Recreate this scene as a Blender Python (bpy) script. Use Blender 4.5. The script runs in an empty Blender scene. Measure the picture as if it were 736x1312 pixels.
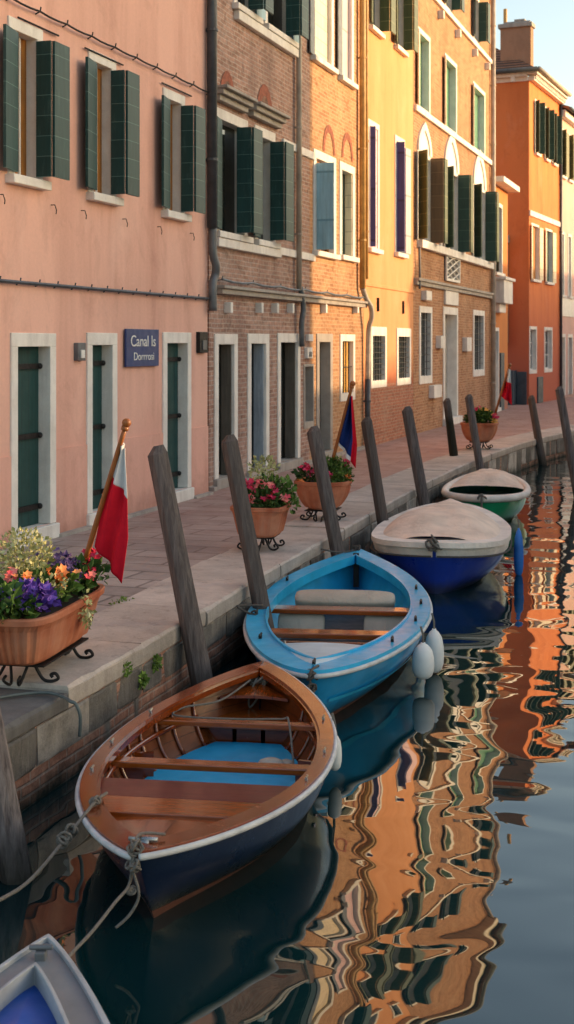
import bpy, bmesh, math, random
from mathutils import Vector, Matrix, noise as mnoise
PI = math.pi
rnd = random.Random(7)
scene = bpy.context.scene
COL = scene.collection

# ------------------------------------------------------------------ camera numbers (metres; water at z = 0)
SUN_E, SKY_S = 5.0, 0.36
CAM_H, FPX, U0, HOR = 2.8, 1750.0, 368.0, 441.0
YAW = math.radians(18.25)
SY, CY = math.sin(YAW), math.cos(YAW)
QZ = 0.6                                       # quay top above the water

def at_z(u, v, z):
    t = (CAM_H - z) * FPX / (v - HOR); k = (u - U0) / FPX
    return Vector((t * (-SY + CY * k), t * (CY + SY * k), z))

def at_y(u, v, y):
    k = (u - U0) / FPX; t = y / (CY + SY * k)
    return Vector((t * (-SY + CY * k), y, CAM_H - (v - HOR) / FPX * t))

class Facade:
    """A vertical street front: origin, direction along the street; measures positions on it."""
    def __init__(self, px, py, ang=0.0):
        self.p = (px, py); self.ang = ang
        self.d = (math.sin(ang), math.cos(ang)); self.n = (math.cos(ang), -math.sin(ang))
    def _t(self, u):
        k = (u - U0) / FPX; rx, ry = -SY + CY * k, CY + SY * k
        t = (self.p[0] * self.n[0] + self.p[1] * self.n[1]) / (rx * self.n[0] + ry * self.n[1])
        return t, rx, ry
    def s(self, u):
        t, rx, ry = self._t(u)
        return (rx * t - self.p[0]) * self.d[0] + (ry * t - self.p[1]) * self.d[1]
    def h(self, u, v):
        t, rx, ry = self._t(u)
        return CAM_H - (v - HOR) / FPX * t - QZ
    def empty(self, name, label, cat):
        o = thing(name, label, cat, (self.p[0], self.p[1], QZ), -self.ang)
        return o

# ------------------------------------------------------------------ object helpers
def tag(o, label=None, cat=None, group=None, kind=None):
    if label: o['label'] = label
    if cat: o['category'] = cat
    if group: o['group'] = group
    if kind: o['kind'] = kind
    return o

def thing(name, label, cat, loc=(0, 0, 0), rz=0.0, group=None):
    o = bpy.data.objects.new(name, None); COL.objects.link(o)
    o.empty_display_size = .2
    o.location = loc; o.rotation_euler = (0, 0, rz)
    return tag(o, label, cat, group)

class MB:
    def __init__(self):
        self.v = []; self.f = []; self.smooth = False; self.mi = []
        self.cur = 0
    def face(self, idx):
        self.f.append(tuple(idx)); self.mi.append(self.cur)
    def quad(self, a, b, c, d):
        n = len(self.v); self.v += [tuple(a), tuple(b), tuple(c), tuple(d)]; self.face((n, n+1, n+2, n+3))
    def tri(self, a, b, c):
        n = len(self.v); self.v += [tuple(a), tuple(b), tuple(c)]; self.face((n, n+1, n+2))
    def box(self, x0, x1, y0, y1, z0, z1):
        return self.hexa([(x0,y0,z0),(x1,y0,z0),(x1,y1,z0),(x0,y1,z0),(x0,y0,z1),(x1,y0,z1),(x1,y1,z1),(x0,y1,z1)])
    def hexa(self, p):
        n = len(self.v); self.v += [tuple(q) for q in p]
        for q in ((0,3,2,1),(4,5,6,7),(0,1,5,4),(1,2,6,5),(2,3,7,6),(3,0,4,7)):
            self.face([n+i for i in q])
        return self
    def slab(self, a, b, thick, z0, z1):
        """Vertical slab from plan point a to plan point b, thickness to the right of a->b."""
        dx, dy = b[0]-a[0], b[1]-a[1]; l = math.hypot(dx, dy) or 1
        nx, ny = dy/l*thick, -dx/l*thick
        return self.hexa([(a[0],a[1],z0),(a[0]+nx,a[1]+ny,z0),(b[0]+nx,b[1]+ny,z0),(b[0],b[1],z0),
                   (a[0],a[1],z1),(a[0]+nx,a[1]+ny,z1),(b[0]+nx,b[1]+ny,z1),(b[0],b[1],z1)])
    def rings(self, rings, close=True, cap=True):
        n0 = len(self.v); m = len(rings[0])
        for r in rings: self.v += [tuple(p) for p in r]
        for i in range(len(rings)-1):
            for j in range(m if close else m-1):
                a = n0+i*m+j; b = n0+i*m+(j+1) % m
                self.face((a, b, b+m, a+m))
        if cap:
            self.face([n0+j for j in range(m)][::-1]); self.face([n0+(len(rings)-1)*m+j for j in range(m)])
        return self
    def tube(self, pts, r, seg=8, closed=False):
        pts = [Vector(p) for p in pts]; n = len(pts)
        rr = r if isinstance(r, (list, tuple)) else [r]*n
        rings = []; up = None
        for i in range(n):
            d = (pts[min(i+1, n-1)] - pts[max(i-1, 0)])
            if d.length < 1e-9: d = Vector((0, 0, 1))
            d.normalize()
            if up is None: up = Vector((0, 0, 1)) if abs(d.z) < .9 else Vector((1, 0, 0))
            a = d.cross(up)
            if a.length < 1e-6: a = d.cross(Vector((0, 1, 0)))
            a.normalize(); b = a.cross(d); up = b
            rings.append([pts[i] + (a*math.cos(2*PI*k/seg) + b*math.sin(2*PI*k/seg))*rr[i] for k in range(seg)])
        return self.rings(rings)
    def grid(self, fn, nu, nv):
        n0 = len(self.v)
        for i in range(nu+1):
            for j in range(nv+1): self.v.append(tuple(fn(i/nu, j/nv)))
        for i in range(nu):
            for j in range(nv):
                a = n0+i*(nv+1)+j
                self.face((a, a+nv+1, a+nv+2, a+1))
        return self
    def blob(self, c, r, seg=10, rings=7, sq=(1, 1, 1)):
        R = []
        for i in range(1, rings):
            th = PI*i/rings
            R.append([(c[0]+r*sq[0]*math.sin(th)*math.cos(2*PI*k/seg), c[1]+r*sq[1]*math.sin(th)*math.sin(2*PI*k/seg), c[2]-r*sq[2]*math.cos(th)) for k in range(seg)])
        return self.rings(R)
    def build(self, name, mat, parent=None, smooth=False, bevel=0.0, label=None, normals=True, solid=0.0):
        me = bpy.data.meshes.new(name)
        me.from_pydata(self.v, [], self.f)
        mats = mat if isinstance(mat, (list, tuple)) else [mat]
        for m in mats: me.materials.append(m)
        if len(mats) > 1: me.polygons.foreach_set('material_index', self.mi)
        if normals:
            bm = bmesh.new(); bm.from_mesh(me); bmesh.ops.recalc_face_normals(bm, faces=bm.faces); bm.to_mesh(me); bm.free()
        if smooth: me.polygons.foreach_set('use_smooth', [True]*len(me.polygons))
        o = bpy.data.objects.new(name, me); COL.objects.link(o)
        if parent is not None: o.parent = parent
        if solid:
            s = o.modifiers.new('solid', 'SOLIDIFY'); s.thickness = solid
        if bevel:
            b = o.modifiers.new('bevel', 'BEVEL'); b.width = bevel; b.segments = 2; b.limit_method = 'ANGLE'
        if label: o['label'] = label
        return o

def spline(pts, n=8):
    P = [Vector(p) for p in pts]; out = []
    for i in range(len(P)-1):
        p0, p1, p2, p3 = P[max(i-1, 0)], P[i], P[i+1], P[min(i+2, len(P)-1)]
        for k in range(n):
            t = k/n
            out.append(.5*((2*p1)+(p2-p0)*t+(2*p0-5*p1+4*p2-p3)*t*t+(3*p1-p0-3*p2+p3)*t**3))
    out.append(P[-1]); return out

def lerp(a, b, t): return a+(b-a)*t
def sstep(a, b, x):
    t = max(0, min(1, (x-a)/(b-a))); return t*t*(3-2*t)

# ------------------------------------------------------------------ material helpers
def lin(h):
    h = h.lstrip('#'); o = []
    for i in (0, 2, 4):
        c = int(h[i:i+2], 16)/255
        o.append(c/12.92 if c <= .04045 else ((c+.055)/1.055)**2.4)
    return (*o, 1)

class G:
    def __init__(self, name):
        self.m = bpy.data.materials.new(name); self.m.use_nodes = True
        self.t = self.m.node_tree; self.b = self.t.nodes['Principled BSDF']; self._oc = None
    def n(self, typ, **kw):
        x = self.t.nodes.new(typ)
        for k, v in kw.items(): setattr(x, k, v)
        return x
    def lk(self, a, sock):
        if hasattr(a, 'is_output'): self.t.links.new(a, sock)
        else: sock.default_value = a
    def oc(self):
        if self._oc is None: self._oc = self.n('ShaderNodeTexCoord').outputs['Object']
        return self._oc
    def sep(self, v=None):
        s = self.n('ShaderNodeSeparateXYZ'); self.lk(v or self.oc(), s.inputs[0]); return s.outputs
    def comb(self, x=0.0, y=0.0, z=0.0):
        c = self.n('ShaderNodeCombineXYZ')
        for i, a in enumerate((x, y, z)): self.lk(a, c.inputs[i])
        return c.outputs[0]
    def sc(self, v, s):
        m = self.n('ShaderNodeMapping'); self.lk(v, m.inputs[0]); m.inputs['Scale'].default_value = s; return m.outputs[0]
    def noise(self, v=None, scale=5, detail=4, rough=.55, dist=0):
        x = self.n('ShaderNodeTexNoise'); self.lk(v or self.oc(), x.inputs['Vector'])
        x.inputs['Scale'].default_value = scale; x.inputs['Detail'].default_value = detail
        x.inputs['Roughness'].default_value = rough; x.inputs['Distortion'].default_value = dist
        return x.outputs['Fac']
    def voro(self, v=None, scale=5, out='Color', rand=1.0):
        x = self.n('ShaderNodeTexVoronoi'); self.lk(v or self.oc(), x.inputs['Vector']); x.inputs['Scale'].default_value = scale
        x.inputs['Randomness'].default_value = rand
        return x.outputs[out]
    def ramp(self, f, stops):
        x = self.n('ShaderNodeValToRGB'); self.lk(f, x.inputs[0]); e = x.color_ramp.elements
        while len(e) < len(stops): e.new(.5)
        for i, (p, c) in enumerate(stops):
            e[i].position = p; e[i].color = c if isinstance(c, tuple) else (c, c, c, 1)
        return x.outputs[0]
    def mix(self, f, a, b, typ='MIX'):
        x = self.n('ShaderNodeMix', data_type='RGBA', blend_type=typ); self.lk(f, x.inputs[0])
        self.lk(a, x.inputs[6]); self.lk(b, x.inputs[7]); return x.outputs[2]
    def math(self, op, a, b=0.0, c=0.0):
        x = self.n('ShaderNodeMath', operation=op)
        for i, s in enumerate((a, b, c)): self.lk(s, x.inputs[i])
        return x.outputs[0]
    def bump(self, h, strength=.3, dist=.01):
        x = self.n('ShaderNodeBump'); self.lk(h, x.inputs['Height']); x.inputs['Strength'].default_value = strength
        x.inputs['Distance'].default_value = dist; self.t.links.new(x.outputs[0], self.b.inputs['Normal']); return x
    def set(self, **kw):
        for k, v in kw.items(): self.lk(v, self.b.inputs[k.replace('_', ' ')])
        return self.m

def mul(c, k): return (c[0]*k, c[1]*k, c[2]*k, 1)

def m_plain(name, col, rough=.6, var=.25, scale=6, bump=.1, spec=.5, metal=0, coat=0):
    g = G(name); n = g.noise(scale=scale, detail=6)
    c = g.mix(g.ramp(n, [(.3, 0.0), (.7, 1.0)]), mul(col, 1-var), mul(col, 1+var*.6))
    r = g.ramp(g.noise(scale=scale*2.3), [(.3, max(rough-.12, .02)), (.7, min(rough+.12, 1))])
    if bump: g.bump(g.noise(scale=scale*9, detail=4), bump, .004)
    return g.set(Base_Color=c, Roughness=r, Metallic=metal, Specular_IOR_Level=spec, Coat_Weight=coat, Coat_Roughness=.08)

def m_plaster(name, col, dark, low=None, streak=.45, brick_below=None, lowh=3.0):
    g = G(name); x, y, z = g.sep()
    v = g.comb(y, z, x)
    big = g.ramp(g.noise(v, .55, 5, .6), [(.35, 0.0), (.68, 1.0)])
    st = g.ramp(g.noise(g.sc(v, (1.6, .16, 1)), 1.0, 5, .6), [(.42, 0.0), (.72, 1.0)])
    fine = g.noise(v, 26, 5, .65)
    blot = g.ramp(g.noise(g.sc(v, (1, .6, 1)), 1.7, 8, .7, .6), [(.52, 0.0), (.60, .6), (.75, 1.0)])
    salt = g.ramp(g.noise(g.sc(v, (1, .45, 1)), .8, 8, .72, .3), [(.54, 0.0), (.68, 1.0)])
    c = g.mix(g.math('MULTIPLY', big, .6), col, mul(col, .84))
    c = g.mix(g.math('MULTIPLY', st, streak), c, dark)
    c = g.mix(g.math('MULTIPLY', blot, .32), c, mul(dark, .8))
    c = g.mix(g.math('MULTIPLY', salt, .42), c, (min(1, col[0]*.96+.04), col[1]*.9+.13, col[2]*.9+.13, 1))
    c = g.mix(.22, c, g.mix(fine, mul(col, .55), mul(col, 1.35)))
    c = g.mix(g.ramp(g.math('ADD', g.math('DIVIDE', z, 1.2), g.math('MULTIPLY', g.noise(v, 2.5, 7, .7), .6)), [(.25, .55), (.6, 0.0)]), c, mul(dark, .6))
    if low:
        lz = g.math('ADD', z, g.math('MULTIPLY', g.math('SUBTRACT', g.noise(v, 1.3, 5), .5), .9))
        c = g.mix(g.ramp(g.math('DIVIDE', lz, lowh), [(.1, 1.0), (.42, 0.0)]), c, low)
    h = g.math('ADD', g.math('MULTIPLY', fine, .5), g.noise(v, 5, 4))
    if brick_below:
        bc, bf = brick_nodes(g, v, lin('b5694e'), lin('8d4a3a'), lin('a88f7c'))
        e = g.math('ADD', z, g.math('MULTIPLY', g.math('SUBTRACT', g.noise(v, 1.1, 6, .65), .5), .7))
        red = g.ramp(g.math('DIVIDE', e, 4.0), [((brick_below+.05)/4, 1.0), ((brick_below+.75)/4, 0.0)])
        c = g.mix(red, c, g.mix(g.noise(v, 3, 5), lin('8a4a38'), lin('b06a4c')))
        k = g.ramp(g.math('DIVIDE', e, 4.0), [((brick_below)/4, 1.0), ((brick_below+.06)/4, 0.0)])
        c = g.mix(k, c, bc)
    g.bump(h, .25, .012)
    return g.set(Base_Color=c, Roughness=.9, Specular_IOR_Level=.2)

def brick_nodes(g, v, c1, c2, mortar):
    w = g.n('ShaderNodeVectorMath', operation='ADD')
    nz = g.n('ShaderNodeTexNoise'); g.lk(v, nz.inputs['Vector']); nz.inputs['Scale'].default_value = 2.2
    sub = g.n('ShaderNodeVectorMath', operation='MULTIPLY_ADD'); g.lk(nz.outputs['Color'], sub.inputs[0])
    sub.inputs[1].default_value = (.05, .03, 0); sub.inputs[2].default_value = (-.025, -.015, 0)
    g.lk(v, w.inputs[0]); g.lk(sub.outputs[0], w.inputs[1])
    b = g.n('ShaderNodeTexBrick'); g.lk(w.outputs[0], b.inputs['Vector'])
    b.inputs['Scale'].default_value = 1; b.inputs['Brick Width'].default_value = .25; b.inputs['Row Height'].default_value = .072
    b.inputs['Mortar Size'].default_value = .011; b.inputs['Mortar Smooth'].default_value = .4; b.inputs['Bias'].default_value = -.1
    g.lk(c1, b.inputs['Color1']); g.lk(c2, b.inputs['Color2']); g.lk(mortar, b.inputs['Mortar'])
    pale = g.ramp(g.noise(v, .9, 6, .65), [(.5, 0.0), (.72, 1.0)])
    c = g.mix(g.math('MULTIPLY', pale, .62), b.outputs['Color'], mortar)
    c = g.mix(.38, c, g.mix(g.ramp(g.noise(v, 11, 5, .75), [(.3, 0.0), (.7, 1.0)]), lin('2c1610'), lin('ecb898')))
    pt = g.ramp(g.noise(v, 2.6, 7, .75, .5), [(.56, 0.0), (.62, 1.0)])
    c = g.mix(g.math('MULTIPLY', pt, .45), c, mul(c2, .7))
    return c, b.outputs['Fac']

def m_brick(name, c1, c2, mortar, stain=.4):
    g = G(name); x, y, z = g.sep(); v = g.comb(y, z, x)
    c, f = brick_nodes(g, v, c1, c2, mortar)
    st = g.ramp(g.noise(g.sc(v, (1.2, .3, 1)), 1.1, 6, .65), [(.45, 0.0), (.75, 1.0)])
    c = g.mix(g.math('MULTIPLY', st, stain), c, mul(c1, .38))
    h = g.math('SUBTRACT', g.math('MULTIPLY', g.noise(v, 30, 4), .4), f)
    g.bump(h, .5, .012)
    return g.set(Base_Color=c, Roughness=.92, Specular_IOR_Level=.2)

def m_stone(name, col, dark, scale=3.0, amt=.55, rough=.8):
    g = G(name); v = g.oc()
    n = g.ramp(g.noise(v, scale, 7, .65), [(.38, 0.0), (.7, 1.0)])
    s = g.ramp(g.noise(g.sc(v, (4, 4, .5)), 1.5, 5, .6), [(.5, 0.0), (.78, 1.0)])
    c = g.mix(g.math('MULTIPLY', n, amt), col, dark)
    c = g.mix(g.math('MULTIPLY', s, amt), c, mul(dark, .75))
    c = g.mix(.2, c, g.mix(g.noise(v, 55, 3, .7), mul(col, .45), mul(col, 1.3)))
    g.bump(g.noise(v, 22, 7, .65), .3, .012)
    return g.set(Base_Color=c, Roughness=rough, Specular_IOR_Level=.3)

def m_shutter(name, col, line, period=.225, rough=.5, lw=.045):
    g = G(name); x, y, z = g.sep()
    fr = g.math('FRACT', g.math('DIVIDE', z, period))
    k = g.math('LESS_THAN', fr, lw)
    n = g.ramp(g.noise(g.sc(g.oc(), (14, 14, 1.2)), 1.5, 6, .6), [(.35, 0.0), (.7, 1.0)])
    cell = g.n('ShaderNodeTexWhiteNoise', noise_dimensions='1D'); g.lk(g.math('FLOOR', g.math('DIVIDE', z, period)), cell.inputs['W'])
    c = g.mix(n, mul(col, .72), mul(col, 1.25))
    oi = g.n('ShaderNodeObjectInfo')
    c = g.mix(g.math('MULTIPLY', cell.outputs['Value'], .3), c, mul(col, 1.7))
    c = g.mix(g.math('MULTIPLY', oi.outputs['Random'], .4), c, mul((col[0]+.02, col[1]+.02, col[2]+.02), 1.35))
    c = g.mix(g.math('MULTIPLY', g.ramp(g.noise(g.sc(g.oc(), (5, 5, 1)), 3, 7, .7), [(.55, 0.0), (.75, 1.0)]), .35), c, line)
    c = g.mix(g.math('MULTIPLY', k, .9), c, line)  # lighter board lines on the green leaves are painted edge highlights
    g.bump(g.math('ADD', g.math('MULTIPLY', k, -1.0), g.math('MULTIPLY', g.noise(scale=60), .1)), .5, .01)
    return g.set(Base_Color=c, Roughness=rough, Specular_IOR_Level=.35)

def m_planks(name, col, line, period=.12, axis=1, rough=.6, lw=.06, coat=0.0, grain=(1, 10, 10), var=.4, spec=.4, off=0.0):
    """Painted or varnished boards: joints every `period` along an object axis (-1 = no joints), grain stretched."""
    g = G(name); o = g.sep()
    n = g.noise(g.sc(g.oc(), grain), 3.0, 6, .62, .6)
    c = g.mix(g.ramp(n, [(.3, 0.0), (.7, 1.0)]), mul(col, 1-var), mul(col, 1+var*.7))
    c = g.mix(.25, c, g.mix(g.ramp(g.noise(scale=2.2, detail=4), [(.35, 0.0), (.65, 1.0)]), mul(col, .6), mul(col, 1.2)))
    c = g.mix(g.math('MULTIPLY', g.ramp(g.noise(scale=3.5, detail=8, rough=.75), [(.5, 0.0), (.72, 1.0)]), .4), c, mul(col, .4))
    if axis >= 0:
        q = g.math('DIVIDE', g.math('ADD', o[axis], off), period)
        k = g.math('LESS_THAN', g.math('FRACT', q), lw)
        cell = g.n('ShaderNodeTexWhiteNoise', noise_dimensions='1D'); g.lk(g.math('FLOOR', q), cell.inputs['W'])
        c = g.mix(g.math('MULTIPLY', cell.outputs['Value'], .35), c, mul(col, .62))
        c = g.mix(g.math('MULTIPLY', k, .8), c, line)
        g.bump(g.math('ADD', g.math('MULTIPLY', k, -1.0), g.math('MULTIPLY', n, .3)), .4, .006)
    else:
        g.bump(n, .25, .004)
    r = g.ramp(g.noise(scale=4, detail=5), [(.3, max(rough-.1, .03)), (.7, rough+.12)])
    return g.set(Base_Color=c, Roughness=r, Specular_IOR_Level=spec, Coat_Weight=coat, Coat_Roughness=.12)

def m_leaf(name, a, b, rough=.55):
    g = G(name)
    w = g.n('ShaderNodeTexWhiteNoise', noise_dimensions='3D')
    geo = g.n('ShaderNodeNewGeometry'); g.lk(geo.outputs['Random Per Island'], w.inputs['Vector'])
    c = g.mix(geo.outputs['Random Per Island'], a, b)
    g.set(Base_Color=c, Roughness=rough, Specular_IOR_Level=.3)
    g.b.inputs['Subsurface Weight'].default_value = 0
    return g.m

M = {}
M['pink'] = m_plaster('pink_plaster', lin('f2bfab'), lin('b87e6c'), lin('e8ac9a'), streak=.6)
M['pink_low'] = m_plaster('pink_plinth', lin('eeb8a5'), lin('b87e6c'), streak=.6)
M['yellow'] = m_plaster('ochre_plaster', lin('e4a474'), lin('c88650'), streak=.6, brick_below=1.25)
M['orange'] = m_plaster('orange_plaster', lin('e48a54'), lin('b85c36'), lin('c06c54'), streak=.6, lowh=12.0)  # redder low colour paints the shaded lower front into the plaster
M['ochre2'] = m_plaster('annex_plaster', lin('d98c50'), lin('b06a48'), lin('b9816c'), streak=.4)
M['palepink'] = m_plaster('pale_pink_plaster', lin('e2bcae'), lin('c09a8c'), streak=.3)
M['cream_wall'] = m_plaster('cream_plaster', lin('e0cfae'), lin('b89c78'), streak=.4)
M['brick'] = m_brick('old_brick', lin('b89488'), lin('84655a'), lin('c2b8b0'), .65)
M['brick_arch'] = m_brick('ochre_brick', lin('c08a60'), lin('8c5a3c'), lin('c8a884'), .5)
M['brick_sunlit'] = m_brick('sunlit_brick', lin('cc9a6a'), lin('9c683e'), lin('d2b48e'), .4)  # lit copy of the old brick, sunlight painted in as paler, warmer colour
M['brick_dark'] = m_brick('dark_brick', lin('7c5c50'), lin('5c443c'), lin('7a6e64'), .5)
M['stone'] = m_stone('istrian_stone', lin('f4efe6'), lin('c4bbb0'))
M['stone_grey'] = m_stone('grey_stone', lin('b4aca2'), lin('7a736c'))
M['stone_dark'] = m_stone('dark_wet_stone', lin('6c6a68'), lin('403f3e'), 2.2, .8)
def m_coping():
    g = G('coping_stone'); v = g.oc(); x, y, z = g.sep()
    geo = g.n('ShaderNodeNewGeometry')
    c = g.mix(geo.outputs['Random Per Island'], lin('d8cbbf'), lin('beb1a4'))
    c = g.mix(g.math('MULTIPLY', g.ramp(g.noise(v, 1.8, 8, .7), [(.4, 0.0), (.7, 1.0)]), .75), c, lin('8a7f77'))
    c = g.mix(g.math('MULTIPLY', g.ramp(g.noise(v, 7, 6, .75), [(.55, 0.0), (.7, 1.0)]), .6), c, lin('5e5650'))
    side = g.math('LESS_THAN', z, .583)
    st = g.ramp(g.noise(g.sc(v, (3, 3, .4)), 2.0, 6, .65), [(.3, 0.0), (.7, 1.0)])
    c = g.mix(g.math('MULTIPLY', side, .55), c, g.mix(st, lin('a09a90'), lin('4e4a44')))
    c = g.mix(.25, c, g.mix(g.noise(v, 60, 3, .7), lin('5a524c'), lin('e6dace')))
    g.bump(g.noise(v, 20, 9, .72), .5, .016)
    return g.set(Base_Color=c, Roughness=.82, Specular_IOR_Level=.3)
M['coping'] = m_coping()
def m_block():
    g = G('quay_block'); v = g.oc(); x, y, z = g.sep()
    geo = g.n('ShaderNodeNewGeometry')
    c = g.ramp(geo.outputs['Random Per Island'], [(0, lin('5a5652')), (.35, lin('858078')), (.6, lin('666059')), (.8, lin('b4ada4')), (1, lin('ccc6bc'))])
    c = g.mix(g.math('MULTIPLY', g.ramp(g.noise(v, 3, 8, .72), [(.4, 0.0), (.66, 1.0)]), .7), c, lin('3a3733'))
    st = g.ramp(g.noise(g.sc(v, (3, 3, .5)), 3.0, 6, .7), [(.5, 0.0), (.75, 1.0)])
    c = g.mix(g.math('MULTIPLY', st, .5), c, lin('aaa397'))
    wz = g.math('ADD', z, g.math('MULTIPLY', g.math('SUBTRACT', g.noise(v, 3.5, 7, .75), .5), .5))
    c = g.mix(g.ramp(wz, [(.0, 1.0), (.2, 0.0)]), c, lin('1a2014'))
    g.bump(g.noise(v, 16, 9, .75), .8, .03)
    return g.set(Base_Color=c, Roughness=.75, Specular_IOR_Level=.35)
M['block'] = m_block()
M['shutter'] = m_shutter('green_shutter', lin('163d3b'), lin('66867f'), lw=.03)
M['shutter_olive'] = m_shutter('olive_shutter', lin('4a5230'), lin('8a8a5c'), .3)
M['shutter_dark'] = m_shutter('dark_shutter', lin('22413a'), lin('4d6a5c'), .3)
M['shutter_jade'] = m_shutter('jade_shutter', lin('4b8066'), lin('35604c'), .12)
M['lightblue'] = m_shutter('light_blue_shutter', lin('8db4c2'), lin('6f98a8'), .9)
M['navy_shutter'] = m_shutter('navy_shutter', lin('383c74'), lin('2a2c58'), 1.1)
M['lilac'] = m_shutter('lilac_shutter', lin('d6b2b4'), lin('b89496'), .95)
M['cream_shutter'] = m_shutter('cream_shutter', lin('e6d3b0'), lin('b8a080'), .25)
M['brown_shutter'] = m_shutter('brown_shutter', lin('5c4630'), lin('80664a'), .3)
M['door_green'] = m_planks('green_door_boards', lin('1d4a48'), lin('0c2422'), .16, 1, .55, .05, grain=(8, 8, .8))
M['door_grey'] = m_planks('grey_door_boards', lin('6a6258'), lin('39342e'), .14, 1, .7, .05, grain=(8, 8, .8))
M['door_brown'] = m_planks('brown_door_boards', lin('50382c'), lin('281a14'), .14, 1, .6, .05, grain=(8, 8, .8))
M['door_pale'] = m_planks('pale_door', lin('c9c2b6'), lin('8c867c'), .3, 1, .6, .02, grain=(8, 8, .8))
M['door_white'] = m_planks('white_door', lin('dcd8d0'), lin('9a958c'), .2, 1, .5, .03, grain=(8, 8, .8))
M['paleblue_door'] = m_planks('pale_blue_door', lin('a7b4c0'), lin('7d8a96'), .5, 1, .6, .02, grain=(8, 8, .8))
M['amber'] = m_planks('amber_blind', lin('c47f35'), lin('6a4018'), .09, 1, .5, .12, grain=(6, 6, 1))
M['iron'] = m_plain('wrought_iron', lin('2c2a2a'), .55, .4, 12, .3, metal=.6)
M['pipe'] = m_plain('grey_pipe', lin('6c7074'), .5, .3, 5, .1, metal=.3)
M['pipe_dark'] = m_plain('dark_pipe', lin('4b4f55'), .5, .3, 5, .1, metal=.3)
M['pipe_ochre'] = m_plain('ochre_pipe', lin('c79a58'), .6, .3, 5, .1)
M['pipe_pale'] = m_plain('pale_pipe', lin('b8ac9c'), .6, .3, 5, .1)
M['navy'] = m_plain('navy_sign', lin('283f74'), .45, .12, 4, .03)
M['white'] = m_plain('white_paint', lin('e8e6e0'), .5, .12, 5, .05)
M['arch_brick'] = m_plain('red_arch_brick', lin('9c5a44'), .9, .45, 14, .3)
M['chimney'] = m_plaster('chimney_plaster', lin('b28a70'), lin('7c6252'), streak=.5)
M['bluegrey'] = m_plain('blue_grey_panel', lin('43525c'), .6, .3, 3, .1)
M['gold'] = m_plain('golden_reflection', lin('d8a040'), .6, .4, 5, .1)  # colour of the golden reflection painted in a ground-floor pane
def m_glass(name, tint):
    g = G(name); n = g.noise(scale=1.2, detail=3)
    g.bump(g.noise(scale=2.0, detail=2), .05, .02)
    return g.set(Base_Color=g.mix(n, mul(tint, .4), tint), Roughness=.06, Specular_IOR_Level=.8)
M['glass'] = m_glass('window_glass', lin('39403e'))
M['glass_dark'] = m_glass('dark_glass', lin('1c211f'))
def m_tile():
    g = G('roof_tiles'); x, y, z = g.sep()
    w = g.math('SINE', g.math('MULTIPLY', y, 2*PI/.2))
    r = g.math('FRACT', g.math('DIVIDE', x, .32))
    c = g.mix(g.noise(scale=7, detail=5), lin('7a5240'), lin('c08a68'))
    c = g.mix(g.ramp(w, [(.0, .8), (.5, 0.0)]), c, lin('3c2a22'))
    g.bump(g.math('ADD', w, g.math('MULTIPLY', r, .6)), .8, .05)
    return g.set(Base_Color=c, Roughness=.9)
M['tile'] = m_tile()
def m_terra():
    g = G('terracotta')
    n = g.noise(scale=5, detail=6)
    c = g.mix(g.ramp(n, [(.3, 0.0), (.7, 1.0)]), lin('9c5236'), lin('c07a58'))
    c = g.mix(g.math('MULTIPLY', g.ramp(g.noise(scale=2.2, detail=6), [(.5, 0.0), (.75, 1.0)]), .4), c, lin('c9a690'))
    g.bump(g.noise(scale=60, detail=4), .15, .004)
    return g.set(Base_Color=c, Roughness=.78, Specular_IOR_Level=.3)
M['terra'] = m_terra()
M['soil'] = m_plain('soil', lin('2c2018'), .95, .4, 20, .6)
def m_post():
    g = G('weathered_post'); x, y, z = g.sep()
    n = g.noise(g.sc(g.oc(), (16, 16, .9)), 2.0, 7, .65, .4)
    c = g.mix(g.ramp(n, [(.32, 0.0), (.7, 1.0)]), lin('4a4343'), lin('8d8380'))
    oi = g.n('ShaderNodeObjectInfo')
    c = g.mix(oi.outputs['Random'], c, g.mix(n, lin('3a3434'), lin('70665f')))
    wz = g.math('ADD', g.math('ADD', z, -.6), g.math('MULTIPLY', g.noise(scale=6), .25))
    c = g.mix(g.ramp(wz, [(.18, 1.0), (.55, 0.0)]), c, lin('2a2a22'))
    g.bump(n, .7, .02)
    return g.set(Base_Color=c, Roughness=.85, Specular_IOR_Level=.25)
M['post'] = m_post()
def m_pave():
    g = G('paving_stone'); x, y, z = g.sep()
    v = g.comb(g.math('ADD', x, g.math('MULTIPLY', g.noise(scale=.8), .12)), g.math('ADD', y, g.math('MULTIPLY', g.noise(scale=1.1), .1)), 0.0)
    b = g.n('ShaderNodeTexBrick'); g.lk(v, b.inputs['Vector'])
    b.inputs['Scale'].default_value = 1; b.inputs['Brick Width'].default_value = .85; b.inputs['Row Height'].default_value = .42
    b.inputs['Mortar Size'].default_value = .02; b.inputs['Mortar Smooth'].default_value = .25
    b.offset = .37
    g.lk(lin('b4a8a0'), b.inputs['Color1']); g.lk(lin('8a7f79'), b.inputs['Color2']); g.lk(lin('2a2522'), b.inputs['Mortar'])
    c = g.mix(.5, b.outputs['Color'], g.mix(g.ramp(g.noise(scale=1.4, detail=7, rough=.65), [(.35, 0.0), (.68, 1.0)]), lin('6e645f'), lin('c4b8b0')))
    far = g.ramp(g.math('DIVIDE', g.math('ADD', y, g.math('MULTIPLY', g.noise(scale=.5), 5)), 40), [(.36, 0.0), (.52, 1.0)])
    c = g.mix(g.math('MULTIPLY', far, .55), c, lin('b98270'))
    g.bump(g.math('SUBTRACT', g.math('MULTIPLY', g.noise(scale=9, detail=7, rough=.7), .6), b.outputs['Fac']), .5, .02)
    r = g.ramp(g.noise(scale=3, detail=5), [(.3, .5), (.7, .8)])
    return g.set(Base_Color=c, Roughness=r, Specular_IOR_Level=.35)
M['pave'] = m_pave()
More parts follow.
